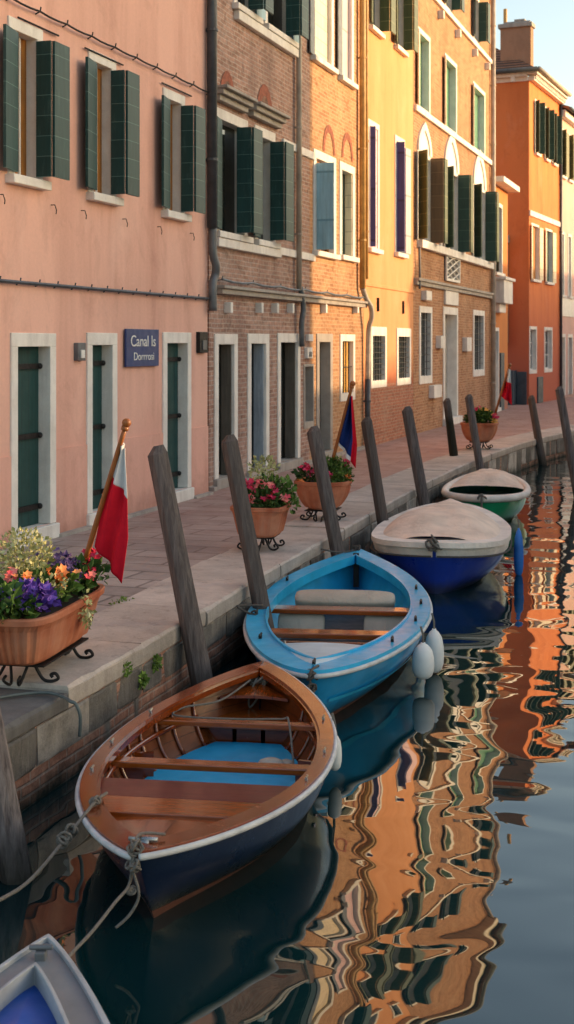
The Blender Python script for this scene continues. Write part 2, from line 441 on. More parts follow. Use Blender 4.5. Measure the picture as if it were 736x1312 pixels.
def m_quayface():
    g = G('quay_masonry'); x, y, z = g.sep(); v = g.comb(y, z, x)
    b = g.n('ShaderNodeTexBrick'); g.lk(g.comb(y, g.math('ADD', z, -.085), 0.0), b.inputs['Vector'])
    b.inputs['Scale'].default_value = 1; b.inputs['Brick Width'].default_value = .62; b.inputs['Row Height'].default_value = .31
    b.inputs['Mortar Size'].default_value = .012; b.inputs['Bias'].default_value = 0
    g.lk(lin('8d867c'), b.inputs['Color1']); g.lk(lin('4c4a48'), b.inputs['Color2']); g.lk(lin('2e2a26'), b.inputs['Mortar'])
    blk = g.mix(.35, b.outputs['Color'], g.mix(g.noise(v, 5, 7, .7), lin('35322e'), lin('a89f94')))
    bc, bf = brick_nodes(g, v, lin('a8705a'), lin('7c5244'), lin('a0948a'))
    lo = g.math('ADD', z, g.math('MULTIPLY', g.math('SUBTRACT', g.noise(v, .5, 3), .5), .25))
    isb = g.math('MULTIPLY', g.math('LESS_THAN', lo, .5), g.ramp(g.noise(g.sc(v, (1.1, .3, 1)), 1.0, 3), [(.38, 0.0), (.40, 1.0)]))
    c = g.mix(isb, blk, bc)
    wz = g.math('ADD', z, g.math('MULTIPLY', g.math('SUBTRACT', g.noise(v, 4, 6, .7), .5), .35))
    c = g.mix(g.ramp(wz, [(.0, 1.0), (.17, 0.0)]), c, lin('1d241a'))
    h = g.math('SUBTRACT', g.math('MULTIPLY', g.noise(v, 14, 7, .7), .7), g.mix(isb, b.outputs['Fac'], bf))
    g.bump(h, .7, .025)
    return g.set(Base_Color=c, Roughness=.8, Specular_IOR_Level=.3)
M['quayface'] = m_quayface()
M['land'] = m_plain('ground_earth', lin('6a6058'), .9, .3, 2, .2)
def m_water():
    g = G('canal_water'); x, y, z = g.sep()
    v = g.comb(g.math('MULTIPLY', x, .7), y, 0.0)
    n1 = g.noise(v, 1.45, 1.0, .4, .5)
    n2 = g.noise(g.comb(g.math('MULTIPLY', x, .6), y, 3.0), 3.0, 1, .4, .2)
    h = g.math('ADD', g.math('MULTIPLY', n1, .8), g.math('MULTIPLY', n2, .06))
    g.bump(h, 1.0, .0225)
    return g.set(Base_Color=(.002, .020, .022, 1), Roughness=.012, IOR=1.8, Specular_IOR_Level=.5)
M['water'] = m_water()
# boats
M['varnish'] = m_planks('varnished_wood', lin('80380f'), lin('3a1806'), .1, -1, .16, .05, coat=.8, grain=(2, 14, 14), var=.45)
M['varnish_deck'] = m_planks('varnished_deck', lin('94481a'), lin('2c1004'), .13, 0, .18, .05, coat=.75, grain=(14, 1.5, 14), var=.35)
M['varnish_x'] = m_planks('varnished_plank', lin('9c4e1c'), lin('3a1806'), .1, -1, .18, .05, coat=.75, grain=(1.5, 14, 14), var=.4)
M['mahog'] = m_planks('mahogany_plank', lin('662420'), lin('38120f'), .1, -1, .35, .05, coat=.35, grain=(1.5, 14, 14), var=.3)
M['inner_wood'] = m_planks('inner_planking', lin('703614'), lin('2c1204'), .085, 2, .35, .06, coat=.35, grain=(10, 1.5, 10), var=.45)
def m_hull(name, col, rough=.26, coat=.35):
    """Gloss hull paint: chalky patches, vertical runs, scuffs and a grimy waterline."""
    g = G(name); x, y, z = g.sep()
    c = g.mix(g.ramp(g.noise(scale=2.5, detail=6), [(.3, 0.0), (.7, 1.0)]), mul(col, .75), mul(col, 1.15))
    st = g.ramp(g.noise(g.sc(g.oc(), (9, 9, .9)), 1.5, 6, .65), [(.5, 0.0), (.75, 1.0)])
    c = g.mix(g.math('MULTIPLY', st, .3), c, (col[0]*.8+.05, col[1]*.8+.055, col[2]*.8+.055, 1))
    sc_ = g.ramp(g.noise(g.sc(g.oc(), (3, 3, 26)), 2.2, 7, .75, 1.0), [(.62, 0.0), (.66, 1.0)])
    c = g.mix(g.math('MULTIPLY', sc_, .35), c, (col[0]*.6+.16, col[1]*.6+.16, col[2]*.6+.15, 1))
    wz = g.math('ADD', z, g.math('MULTIPLY', g.math('SUBTRACT', g.noise(scale=6, detail=6), .5), .12))
    c = g.mix(g.ramp(wz, [(.05, .75), (.16, 0.0)]), c, lin('2e3024'))
    g.bump(g.noise(scale=5, detail=5), .06, .01)
    r_ = g.ramp(g.noise(scale=4, detail=6), [(.3, rough), (.75, rough+.25)])
    return g.set(Base_Color=c, Roughness=r_, Coat_Weight=coat, Coat_Roughness=.1)
M['navy_hull'] = m_hull('navy_hull', lin('0b1f3e'), .2)
M['blue_hull'] = m_hull('sky_blue_hull', lin('1296d2'))
M['royal_hull'] = m_hull('royal_blue_hull', lin('1438a0'))
M['green_hull'] = m_hull('green_hull', lin('0a9460'))
M['red_bottom'] = m_plain('antifouling', lin('6c4436'), .6, .35, 5, .15)
M['blue_deck'] = m_plain('sky_blue_deck', lin('2ab0e0'), .42, .18, 4, .05, coat=.2)
M['pale_deck'] = m_plain('pale_deck', lin('b9cdd6'), .45, .18, 4, .06)
M['green_in'] = m_plain('dark_green_interior', lin('1e7a70'), .6, .3, 4, .05)
M['floor_blue'] = m_plain('blue_floor', lin('1aa2d4'), .5, .2, 4, .05)
M['dark_in'] = m_plain('dark_bilge', lin('24333c'), .6, .4, 4, .1)
M['rail'] = m_plain('white_rail', lin('c4c6c6'), .5, .25, 8, .1)
def m_canvas(name, col):
    g = G(name)
    n = g.noise(scale=3, detail=6)
    c = g.mix(g.ramp(n, [(.3, 0.0), (.7, 1.0)]), mul(col, .78), mul(col, 1.1))
    g.bump(g.math('ADD', g.math('MULTIPLY', g.noise(scale=7, detail=3, dist=1.5), 1.0), g.math('MULTIPLY', g.noise(scale=200, detail=2), .06)), .5, .03)
    return g.set(Base_Color=c, Roughness=.85, Specular_IOR_Level=.2)
M['canvas'] = m_canvas('cream_canvas', lin('f4dcc6'))
M['canvas_lip'] = m_canvas('pale_canvas', lin('f4e8da'))
M['cushion'] = m_canvas('beige_cushion', lin('c3b7a6'))
M['grey_deck'] = m_plain('grey_deck', lin('777d82'), .45, .15, 4, .06)
M['grey_rail'] = m_plain('grey_rail', lin('a4a8ab'), .45, .25, 6, .08)
M['tarp'] = m_plain('royal_tarp', lin('06489c'), .5, .25, 3, .2)
M['fender'] = m_plain('white_fender', lin('e8e8e4'), .45, .12, 4, .03)
M['fender_blue'] = m_plain('blue_fender', lin('2f78cc'), .45, .2, 4, .03)
def m_rope(name, col):
    g = G(name)
    c = g.mix(g.noise(scale=60, detail=3), mul(col, .5), mul(col, 1.3))
    g.bump(g.noise(scale=140, detail=2), .8, .01)
    return g.set(Base_Color=c, Roughness=.95)
M['rope'] = m_rope('pale_rope', lin('78726a'))
M['rope_dark'] = m_rope('dark_rope', lin('5c5650'))
M['hose'] = m_plain('grey_hose', lin('566060'), .5, .25, 10, .2)
M['steel'] = m_plain('steel', lin('9a9c9c'), .3, .2, 10, .05, metal=.9)
def m_cloth(name, col):
    g = G(name); n = g.noise(scale=14, detail=4)
    g.bump(g.noise(scale=8, detail=3), .3, .01)
    return g.set(Base_Color=g.mix(n, mul(col, .75), mul(col, 1.15)), Roughness=.8, Specular_IOR_Level=.2)
M['flag_red'] = m_cloth('red_cloth', lin('d0152c'))
M['flag_white'] = m_cloth('white_cloth', lin('dcdcdc'))
M['flag_blue'] = m_cloth('blue_cloth', lin('18306c'))
M['flag_pole'] = m_planks('flag_pole_wood', lin('9c5a26'), lin('4a2008'), .1, -1, .45, coat=.2, grain=(12, 12, 1.5), var=.4)
# plants
M['leaf'] = m_leaf('green_leaf', lin('2c4a1c'), lin('6c8a3c'))
M['leaf_dark'] = m_leaf('dark_leaf', lin('22401e'), lin('4a6a30'))
M['leaf_pale'] = m_leaf('variegated_leaf', lin('7c8248'), lin('d8d49c'))
M['purple'] = m_leaf('purple_petal', lin('43267c'), lin('7a58bc'))
M['violet'] = m_leaf('violet_petal', lin('3c2a5c'), lin('7a6696'))
M['orange_f'] = m_leaf('orange_petal', lin('e07830'), lin('f0a468'))
M['red_f'] = m_leaf('red_petal', lin('b01030'), lin('e0406c'))
M['pink_f'] = m_leaf('pink_petal', lin('d8505c'), lin('f09a8c'))
M['yellow_f'] = m_leaf('yellow_petal', lin('d88a30'), lin('e8c060'))
M['moss'] = m_leaf('moss_leaf', lin('4c6828'), lin('86a048'))
# ------------------------------------------------------------------ quay line (edge of the coping, x as a function of y)
QP = [(-12,-3.9),(-4,-3.92),(3,-3.98),(7.9,-4.06),(9.9,-4.14),(12.7,-4.33),(15.6,-4.43),(19,-4.6),(22.3,-4.72),(26.4,-4.72),(30,-4.57),(32.6,-4.35),(35.2,-3.98),(40,-3.1),(50,-.9),(62,2.0),(80,6.5)]
def qx(y):
    for i in range(len(QP)-1):
        if QP[i][0] <= y <= QP[i+1][0]:
            p0, p1, p2, p3 = QP[max(i-1, 0)], QP[i], QP[i+1], QP[min(i+2, len(QP)-1)]
            t = (y-p1[0])/(p2[0]-p1[0]); L = p2[0]-p1[0]
            m1 = (p2[1]-p0[1])/(p2[0]-p0[0])*L; m2 = (p3[1]-p1[1])/(p3[0]-p1[0])*L
            return (2*t**3-3*t*t+1)*p1[1]+(t**3-2*t*t+t)*m1+(-2*t**3+3*t*t)*p2[1]+(t**3-t*t)*m2
    return QP[-1][1]

# water, ground, pavement
m = MB(); m.quad((-60,-60,0),(400,-60,0),(400,400,0),(-60,400,0))
tag(m.build('canal_water', M['water']), kind='structure')
m = MB(); m.quad((-400,-200,.55),(-8.6,-200,.55),(-8.6,400,.55),(-400,400,.55))
tag(m.build('ground', M['land']), kind='structure')
m = MB(); ys = [-12+.5*i for i in range(185)]
for a, b in zip(ys, ys[1:]):
    m.quad((-9, a, QZ), (qx(a)-.78, a, QZ), (qx(b)-.78, b, QZ), (-9, b, QZ))
tag(m.build('quay_pavement', M['pave']), kind='structure')

qw = thing('quay_wall', 'stone and brick quay wall with pale coping slabs along the canal', 'quay wall', (qx(8), 8, 0))
def rel(o, parent):                       # children built in world metres, parent unrotated
    o.location = -Vector(parent.location); return o
m = MB(); d = MB(); y = -11.0
while y < 78:
    L = rnd.uniform(1.0, 1.6); y1 = y+L
    if y < 7.85 < y1 or abs(y1-7.85) < .3: y1 = 7.85
    k = d if y1 <= 7.9 else m
    dz = -.035 if k is d else rnd.uniform(-.006, .006)
    n = 9; g = .007; ex = rnd.uniform(-.012, .012); rs = []
    for i in range(n+1):
        a = lerp(y+g, y1-g, i/n); X = qx(a)+ex; j = rnd.uniform(-.006, .006); c = .012+abs(rnd.gauss(0, .006)); T = .605+dz+rnd.uniform(-.002, .002)
        if rnd.random() < .08: c += rnd.uniform(.01, .03)
        rs.append([(qx(a)-.8, a, .465), (X+j-.01, a, .465), (X+j, a, .478), (X+j+.003, a, .53), (X+j, a, T-c), (X+j-c, a, T), (qx(a)-.4, a, T+rnd.uniform(-.003, .003)), (qx(a)-.8, a, T)])
    k.rings(rs)
    y = y1
rel(m.build('coping', M['coping'], qw), qw)
rel(d.build('worn_coping', M['stone_dark'], qw, label='dark weathered coping slab'), qw)
m = MB()
for a, b in zip(ys, ys[1:]):
    m.quad((qx(a)-.022,a,-1.5),(qx(b)-.022,b,-1.5),(qx(b)-.022,b,.468),(qx(a)-.022,a,.468))
rel(m.build('masonry', M['quayface'], qw), qw)
m = MB(); y = -10.0                          # course of rough facing blocks under the coping
while y < 76:
    L = rnd.uniform(.35, .85); z0 = rnd.choice((.24, .26, .22, .25, -.02)) if y < 30 else .12
    rs = []; o = rnd.uniform(-.012, .012); n = 5
    for i in range(n+1):
        a = lerp(y+.008, y+L-.008, i/n); X = qx(a)-.012+o; e = .012 if i in (0, n) else 0
        j = [rnd.uniform(-.006, .006) for _ in range(4)]
        rs.append([(X-.15, a, z0), (X+j[0]-e, a, z0), (X+.008+j[1]-e, a, z0+.02), (X+.008+j[2]-e, a, .445), (X+j[3]-e, a, .46), (X-.15, a, .46)])
    m.rings(rs); y += L
rel(m.build('block_course', M['block'], qw), qw)

# ------------------------------------------------------------------ buildings
class B:
    def __init__(self, F, name, label, s0, s1, top, wallmat, depth=6.0, cat='house'):
        self.F, self.s0, self.s1, self.top, self.wm, self.depth = F, s0, s1, top, wallmat, depth
        self.e = F.empty(name, label, cat); self.holes = []
    def part(self, mb, name, mat, **kw): return mb.build(name, mat, self.e, **kw)
    def px(self, uL, uR, vT, vB):
        F = self.F; return F.s(uL), F.s(uR), F.h(uL, vB), F.h(uL, vT)
    def opening(self, name, s0, s1, h0, h1, fw=.12, ft=None, depth=.14, frame='stone', sill='sill', pane='glass', proud=.022, fb=None, pname='pane', sash=None):
        ft = fw if ft is None else ft
        fb = (.1 if sill else (.12 if name != 'door' else 0.0)) if fb is None else fb
        self.holes.append((s0-fw, s1+fw, h0-fb, h1+ft))
        m = MB(); x0 = -depth-.05
        m.box(x0, proud, s0-fw, s0, h0, h1); m.box(x0, proud, s1, s1+fw, h0, h1); m.box(x0, proud, s0-fw, s1+fw, h1, h1+ft)
        if fb and not sill: m.box(x0, proud, s0-fw, s1+fw, h0-fb, h0)
        w = self.part(m, name, M[frame], bevel=.006)
        if sill:
            MB().box(x0, .11, s0-fw-.04, s1+fw+.04, h0-.1, h0-.002).build(sill, M[frame], w, bevel=.008)
        if pane:
            MB().box(-depth-.03, -depth, s0, s1, h0, h1).build(pname, M[pane], w)
        if sash:
            b = MB(); sw = .045; xs0, xs1 = -depth+.003, -depth+.04
            b.box(xs0, xs1, s0, s0+sw, h0, h1); b.box(xs0, xs1, s1-sw, s1, h0, h1)
            b.box(xs0, xs1, s0+sw, s1-sw, h1-sw, h1); b.box(xs0, xs1, s0+sw, s1-sw, h0, h0+sw)
            c = (s0+s1)/2; b.box(xs0, xs1, c-sw*.5, c+sw*.5, h0+sw, h1-sw)
            for q in (.36, .68):
                hz = lerp(h0, h1, q); b.box(xs0, xs1-.008, s0+sw, c-sw*.5, hz-.014, hz+.014); b.box(xs0, xs1-.008, c+sw*.5, s1-sw, hz-.014, hz+.014)
            b.build('sash', M[sash], w)
        return w
    def leaf(self, w, a, b, h0, h1, mat='shutter', thick=.035):
        return MB().slab(a, b, thick, h0, h1).build('shutter', M[mat], w, bevel=.004)
    def bifold(self, w, s0, s1, h0, h1, mat='shutter', right=True, left=True, da=.18, db=.36, dl=.4, lo=.075, lm=None):
        e = .03
        if left: self.leaf(w, (.03+lo, s0-dl), (.028, s0), h0+e, h1-e, lm or mat)
        if right:
            self.leaf(w, (.03, s1), (.03+da, s1), h0+e, h1-e, mat)
            self.leaf(w, (.03+da, s1+.002), (.03+da, s1+db), h0+e, h1-e, mat)
    def grille(self, w, s0, s1, h0, h1, n=4, rows=6, x=-.03):
        m = MB()
        for i in range(1, n+1):
            s = lerp(s0, s1, i/(n+1)); m.box(x-.009, x+.009, s-.009, s+.009, h0, h1)
        for i in range(1, rows+1):
            h = lerp(h0, h1, i/(rows+1)); m.box(x+.009, x+.018, s0, s1, h-.008, h+.008)
        m.build('grille', M['iron'], w)
    def band(self, name, s0, s1, h0, h1, x=.05, mat='stone', bevel=.01):
        return self.part(MB().box(-.05, x, s0, s1, h0, h1), name, M[mat], bevel=bevel)
    def pipe(self, pts, r=.05, mat='pipe', name='drainpipe', collars=True):
        m = MB(); m.tube(spline(pts, 5) if len(pts) > 2 else pts, r, 10)
        o = self.part(m, name, M[mat], smooth=True)
        if collars and len(pts) == 2:
            (x, s, ha), (_, _, hb) = pts; h = ha+1
            while h < hb:
                c = MB(); c.tube([(x, s, h-.02), (x, s, h+.02)], r*1.22, 10); c.box(-.01, x, s-.012, s+.012, h-.012, h+.012); h += 1.9
                c.build('pipe_bracket', M[mat], o)
        return o
    def finish(self, roof=True, base=-.1, near=True, second=None):
        ss = sorted({self.s0, self.s1, *([second[0]] if second else []), *[q for h in self.holes for q in h[:2]]})
        hs = sorted({base, self.top, *[q for h in self.holes for q in h[2:]]})
        ss = [q for q in ss if self.s0-1e-6 <= q <= self.s1+1e-6]; hs = [q for q in hs if base-1e-6 <= q <= self.top+1e-6]
        m = MB()
        for a, b in zip(ss, ss[1:]):
            for c, d in zip(hs, hs[1:]):
                if b-a < 1e-5 or d-c < 1e-5: continue
                cs, ch = (a+b)/2, (c+d)/2
                if any(q[0] < cs < q[1] and q[2] < ch < q[3] for q in self.holes): continue
                m.cur = 1 if second and cs > second[0] else 0
                m.quad((0, a, c), (0, b, c), (0, b, d), (0, a, d))
        m.cur = 0
        D = -self.depth; e = .004
        m.quad((0, self.s0+e, base), (0, self.s0+e, self.top), (D, self.s0+e, self.top), (D, self.s0+e, base))
        m.quad((0, self.s1-e, base), (0, self.s1-e, self.top), (D, self.s1-e, self.top), (D, self.s1-e, base))
        m.quad((D, self.s0+e, base), (D, self.s0+e, self.top), (D, self.s1-e, self.top), (D, self.s1-e, base))
        m.build('wall', [M[self.wm], M[second[1]]] if second else M[self.wm], self.e, normals=False)
        if roof:
            r = MB(); ov = .38; t = self.top; mid = D/2; rise = 1.1
            r.hexa([(ov, self.s0, t), (mid, self.s0, t+rise), (mid, self.s1, t+rise), (ov, self.s1, t),
                    (ov, self.s0, t+.12), (mid, self.s0, t+rise+.12), (mid, self.s1, t+rise+.12), (ov, self.s1, t+.12)])
            r.hexa([(D-ov, self.s0, t), (mid, self.s0, t+rise), (mid, self.s1, t+rise), (D-ov, self.s1, t),
                    (D-ov, self.s0, t+.12), (mid, self.s0, t+rise+.12), (mid, self.s1, t+rise+.12), (D-ov, self.s1, t+.12)])
            self.part(r, 'roof', M['tile'])
            self.band('eave_cornice', self.s0+.01, self.s1-.01, t-.28, t-.004, .24)
            self.pipe([(ov+.05, self.s0+.03, t+.03), (ov+.05, self.s1-.03, t+.03)], .07, 'pipe', 'gutter', False)

# ---- pink house
F1 = Facade(-7.4, 0)
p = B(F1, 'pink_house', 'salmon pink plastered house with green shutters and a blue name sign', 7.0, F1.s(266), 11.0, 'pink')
for i, (uL, uR, vT, vB) in enumerate(((17, 45, 38, 224), (118.5, 134, 78, 247), (213, 226, 125.5, 270))):
    s0, s1, h0, h1 = p.px(uL, uR, vT, vB); s1 = s0+.5
    w = p.opening('window', s0, s1, h0, h1, .13, depth=.12, pane='amber', pname='blind')
    MB().box(-.155, -.10, lerp(s0, s1, .62), lerp(s0, s1, .68), h0, h1).build('sash', M['white'], w)
    p.bifold(w, s0, s1-.02, h0, h1)
    for sh in (s0-.3, s1+.35):
        p.part(MB().tube([(-.01, sh, h0-.24), (.05, sh, h0-.24), (.06, sh+.02, h0-.30), (.05, sh+.03, h0-.34)], .006, 5), 'shutter_hook', M['iron'])
    w2 = p.opening('window', s0, s1, h0+4.0, h1+3.6, .13, depth=.12)
    p.bifold(w2, s0, s1-.02, h0+4.0, h1+3.6)
for (uL, uR, vT, vB) in ((21, 62.5, 444, 676), (117, 142.6, 442, 651), (213, 239, 439.5, 627)):
    s0, s1, h0, h1 = p.px(uL, uR, vT, vB)
    w = p.opening('door', s0, s1, .17, h1, .14, .15, depth=.13, pane='door_green', pname='door_panel', sill='', fb=.0)
    MB().box(-.17, .06, s0-.16, s1+.16, 0.0, .165).build('threshold', M['stone'], w, bevel=.01)
    b = MB()
    for q in (.1, .5, .89):
        hz = lerp(.17, h1, q); b = MB(); b.box(-.128, -.10, s0+.02, s1-.02, hz-.03, hz+.03); b.blob((-.1, s1-.03, hz), .035)
        b.build('hinge_strap', M['iron'], w)
sE = F1.s(266)
ends = [7.0]
for (s0, s1, *_r) in sorted([h for h in p.holes if h[2] < .25]): ends += [s0, s1]
ends.append(sE-.005)
for a, b in zip(ends[::2], ends[1::2]):
    p.part(MB().box(-.02, .018, a, b, -.05, 1.0), 'plinth', M['pink_low']); p.part(MB().box(-.02, .1, a, b, -.05, .035), 'base_course', M['stone_grey'])
def cable(b, s0, s1, h, sag, x, step, r=.014, mat='iron', name='wall_cable'):
    n = int((s1-s0)/step); m = MB()
    pts = [(x, lerp(s0, s1, i/(n*3)), h-sag*math.sin(PI*((i/3) % 1))) for i in range(n*3+1)]
    m.tube(pts, r, 6)
    for i in range(n+1):
        s = lerp(s0, s1, i/n); m.tube([(-.01, s, h-.03), (x, s, h), (x+.01, s, h+.05)], .009, 5)
    return b.part(m, name, M[mat])
cable(p, 7.1, sE-.05, F1.h(100, 368.5), .0, .05, .42, .022, 'pipe_dark')
cable(p, 7.1, sE-.05, F1.h(100, 38.5)-.02, .015, .06, .62, .012)
for (a, b_) in ((F1.s(20), F1.s(72)), (F1.s(106), F1.s(155)), (F1.s(205), F1.s(243))):
    p.part(MB().tube([(.03, a, F1.h(20, 3)-.16), (.03, b_, F1.h(20, 3)-.16)], .011, 6), 'wall_cable', M['iron'])
p.pipe([(.09, F1.s(264.5), F1.h(265, 292)), (.09, F1.s(264.5), 10.9)], .075, 'pipe_dark')
s = F1.s(266)
p.pipe([(.09, s-.02, F1.h(265, 292)), (.09, s, F1.h(265, 325)), (.12, s+.04, F1.h(265, 340)), (.1, s+.06, F1.h(265, 352)), (.09, s-.02, F1.h(265, 365)), (.09, s, F1.h(265, 398))], .06, 'pipe')
def wallbox(b, uL, uR, vT, vB, name, mat, inner, x=.06):
    s0, s1, h0, h1 = b.px(uL, uR, vT, vB)
    o = b.part(MB().box(-.01, x, s0, s1, h0, h1), name, M[mat], bevel=.006)
    if inner:
        MB().box(x-.01, x+.012, lerp(s0, s1, .3), lerp(s0, s1, .75), lerp(h0, h1, .15), lerp(h0, h1, .6)).build('box_window', M[inner], o)
    return o
wallbox(p, 94.5, 104.5, 439, 462, 'meter_box', 'pipe', 'white')
wallbox(p, 251.5, 262, 425, 452, 'house_lamp', 'iron', 'pipe')
p.finish()
# name sign hung on the pink wall
s0, s1, h0, h1 = p.px(157.5, 199.5, 421, 470)
sg = thing('name_sign', 'blue wall sign with white lettering between two green doors', 'sign', (F1.p[0]+.02, s0, QZ+h0))
W_, H_ = s1-s0, h1-h0
MB().box(0, .03, 0, W_, 0, H_).build('sign_board', M['navy'], sg, bevel=.005)
def text_part(txt, size, y, z, parent, mat, sx=1.0, x=.034):
    cu = bpy.data.curves.new('lettering', 'FONT'); cu.body = txt; cu.size = size; cu.extrude = .003; cu.align_x = 'CENTER'; cu.offset = 0.0
    t = bpy.data.objects.new('tmp_text', cu); COL.objects.link(t)
    bpy.context.view_layer.update()
    me = bpy.data.meshes.new_from_object(t.evaluated_get(bpy.context.evaluated_depsgraph_get()))
    bpy.data.objects.remove(t); me.materials.clear(); me.materials.append(M[mat])
    # text lies in xy: map x -> y (street), y -> z (up), z -> x (out)
    for v in me.vertices: v.co = Vector((x+v.co.z, y+v.co.x*sx, z+v.co.y))
    o = bpy.data.objects.new('lettering', me); COL.objects.link(o); o.parent = parent
    return o
text_part('Canal Is', H_*.42, W_*.5, H_*.54, sg, 'white', W_/H_*.58)
text_part('Dorrrosi', H_*.30, W_*.52, H_*.17, sg, 'white', W_/H_*.58)

# ---- brick house with two halves
F2 = Facade(-7.5, 0)
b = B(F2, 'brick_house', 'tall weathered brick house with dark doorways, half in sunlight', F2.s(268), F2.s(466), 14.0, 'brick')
# paired window with hoods
s0, s1, h0, h1 = b.px(280, 312, 151.5, 296)
w = b.opening('window', s0, s1, h0, h1, .16, depth=.15, pane='glass_dark'); b.bifold(w, s0, s1-.35, h0, h1, da=.24, db=.42)
t0, t1 = F2.s(330), F2.s(348)
w = b.opening('window', t0, t1, h0, h1, .16, depth=.15, pane='glass_dark'); b.bifold(w, t0, t1-.12, h0, h1, da=.24, db=.42, dl=.5)
hz = F2.h(274, 126)
for (uA, uB) in ((272.5, 313), (316.5, 356)):
    q = MB(); a, c = F2.s(uA), F2.s(uB)
    q.box(-.05, .10, a+.06, c-.06, hz-.02, hz+.07); q.box(-.05, .17, a+.02, c-.02, hz+.07, hz+.15); q.box(-.05, .24, a, c, hz+.15, hz+.2)
    b.part(q, 'window_hood', M['stone_grey'], bevel=.01)
b.band('window_apron', F2.s(274), F2.s(355), h0-.24, h0-.105, .09)
for (u, v, wd, hg) in ((291, 111, .34, .5), (339, 131, .42, .62)):                    # blocked relieving arches
    sc_, hc = F2.s(u), F2.h(u, v)
    q = MB(); ring = [(.012, sc_+wd*math.cos(t), hc-hg*.5+hg*math.sin(t)) for t in [PI*i/10 for i in range(11)]]
    inn = [(.012, sc_+wd*.62*math.cos(t), hc-hg*.5+hg*.68*math.sin(t)) for t in [PI*i/10 for i in range(11)]]
    for i in range(10): q.quad(ring[i], ring[i+1], inn[i+1], inn[i])
    b.part(q, 'relieving_arch', M['arch_brick'])
    q = MB(); n = len(inn)
    q.v = [(.006, y_, z_) for (_, y_, z_) in inn]; q.face(range(n)); b.part(q, 'blind_niche', M['brick_dark'])
hs = F2.h(360, 187); b.band('string_course', F2.s(361), F2.s(402), hs, hs+.14, .045)
hs = F2.h(356, 326); b.band('string_course', F2.s(356), F2.s(402), hs, hs+.13, .045)
# upper left windows
for (uL, uR) in ((303, 325), (342, 372)):
    a, c = F2.s(uL), F2.s(uR); hb_ = F2.h(343, 33)
    w = b.opening('window', a, c, hb_, hb_+1.9, .15, depth=.15, pane='glass_dark')
    b.bifold(w, a, c-.3, hb_, hb_+1.9, da=.25, db=.4, left=False); b.leaf(w, (.06, c-.1), (.06, c+.35), hb_, hb_+1.8, 'lightblue')
b.band('window_apron', F2.s(300), F2.s(377), hb_-.25, hb_-.105, .09)
# sunlit right half
s0, s1, h0, h1 = b.px(404.5, 427, 202, 321)
w = b.opening('window', s0, s1, h0, h1, .16, depth=.12, pane='glass_dark', sash='amber'); b.leaf(w, (.03, s0), (.36, s0+.02), h0+.02, h1-.1, 'lightblue')
s0b, s1b, h0b, h1b = b.px(437.5, 451.5, 217, 326.5)
w = b.opening('window', s0b, s1b, h0b, h1b, .16, depth=.16, pane='shutter_dark', pname='inner_shutter')
b.leaf(w, (-.14, s1b-.015), (.0, s1b-.015), h0b, h1b, 'cream_shutter', .02)
for (uL, uR, vB, sh) in ((402, 424, 72, 'cream_shutter'), (437, 450, 98, 'lilac')):
    a, c = F2.s(uL), F2.s(uR); hb_ = F2.h(uL, vB)
    w = b.opening('window', a, c, hb_, hb_+2.2, .16, depth=.1, pane='glass')
    b.leaf(w, (-.06, c-.02), (-.06, lerp(a, c, .25)), hb_, hb_+2.2, sh, .03)
    b.leaf(w, (.03, a+.01), (.07, a-.4), hb_, hb_+2.2, 'pipe', .03)
for (u, v) in ((421.5, 176), (445, 185)):
    sc_, hc = F2.s(u), F2.h(u, v); q = MB()
    r1 = [(.012, sc_+.42*math.cos(t), hc-.3+.55*math.sin(t)) for t in [PI*i/10 for i in range(11)]]
    r2 = [(.012, sc_+.30*math.cos(t), hc-.3+.40*math.sin(t)) for t in [PI*i/10 for i in range(11)]]
    for i in range(10): q.quad(r1[i], r1[i+1], r2[i+1], r2[i])
    b.part(q, 'relieving_arch', M['arch_brick'])
# top floor, mostly above the frame
for u in (285, 330, 385, 412, 445):
    a = F2.s(u); w = b.opening('window', a, a+.8, 10.9, 12.6, .15, depth=.12); b.bifold(w, a, a+.8, 10.9, 12.6, da=.2, db=.4)
# ledge and ground floor
hl = F2.h(276, 376)
q = MB(); q.box(-.05, .12, F2.s(276), F2.s(464), hl, hl+.08); q.box(-.05, .17, F2.s(275), F2.s(465), hl+.08, hl+.13)
b.part(q, 'ledge', M['stone_grey'], bevel=.01)
cable(b, F2.s(277), F2.s(462), hl+.22, .03, .1, 1.3, .02, 'pipe')
for u in (289, 329, 349, 369, 412, 453):
    a = F2.s(u); hz = F2.h(u, 401)
    o = b.part(MB().box(-.02, .11, a-.05, a+.05, hz, hz+.17), 'wall_bracket', M['stone'], bevel=.01)
for k, (uL, uR, vT, pane, dep) in enumerate(((279, 299, 441, 'door_grey', .2), (321, 340, 440, 'paleblue_door', .2), (359, 380.5, 438.5, 'door_brown', .22), (408.5, 422.5, 438, 'door_grey', .18))):
    s0, s1, h0, h1 = b.px(uL, uR, vT, 600)
    w = b.opening('door', s0, s1, .16, h1, .16, .16, depth=dep, frame='stone' if k != 3 else 'stone_grey', pane='glass_dark' if k < 3 else pane, pname='door_panel', sill='', fb=0.0)
    MB().box(-.25, .07, s0-.18, s1+.18, 0.0, .155).build('threshold', M['stone_grey'], w, bevel=.01)
    if k < 3: b.leaf(w, (-dep+.01, s1-.02), (-.02, s1-.02), .17, h1-.01, ('door_grey', 'paleblue_door', 'door_grey')[k], .03)
s0, s1, h0, h1 = b.px(390, 400.5, 470, 541)
b.opening('window', s0, s1, h0, h1, .05, depth=.2, frame='stone_grey', pane='door_grey', pname='closed_shutter', sill='')
s0, s1, h0, h1 = b.px(438, 452, 437, 504)
w = b.opening('window', s0, s1, h0, h1, .14, depth=.1, pane='glass', fb=.16, sill='')
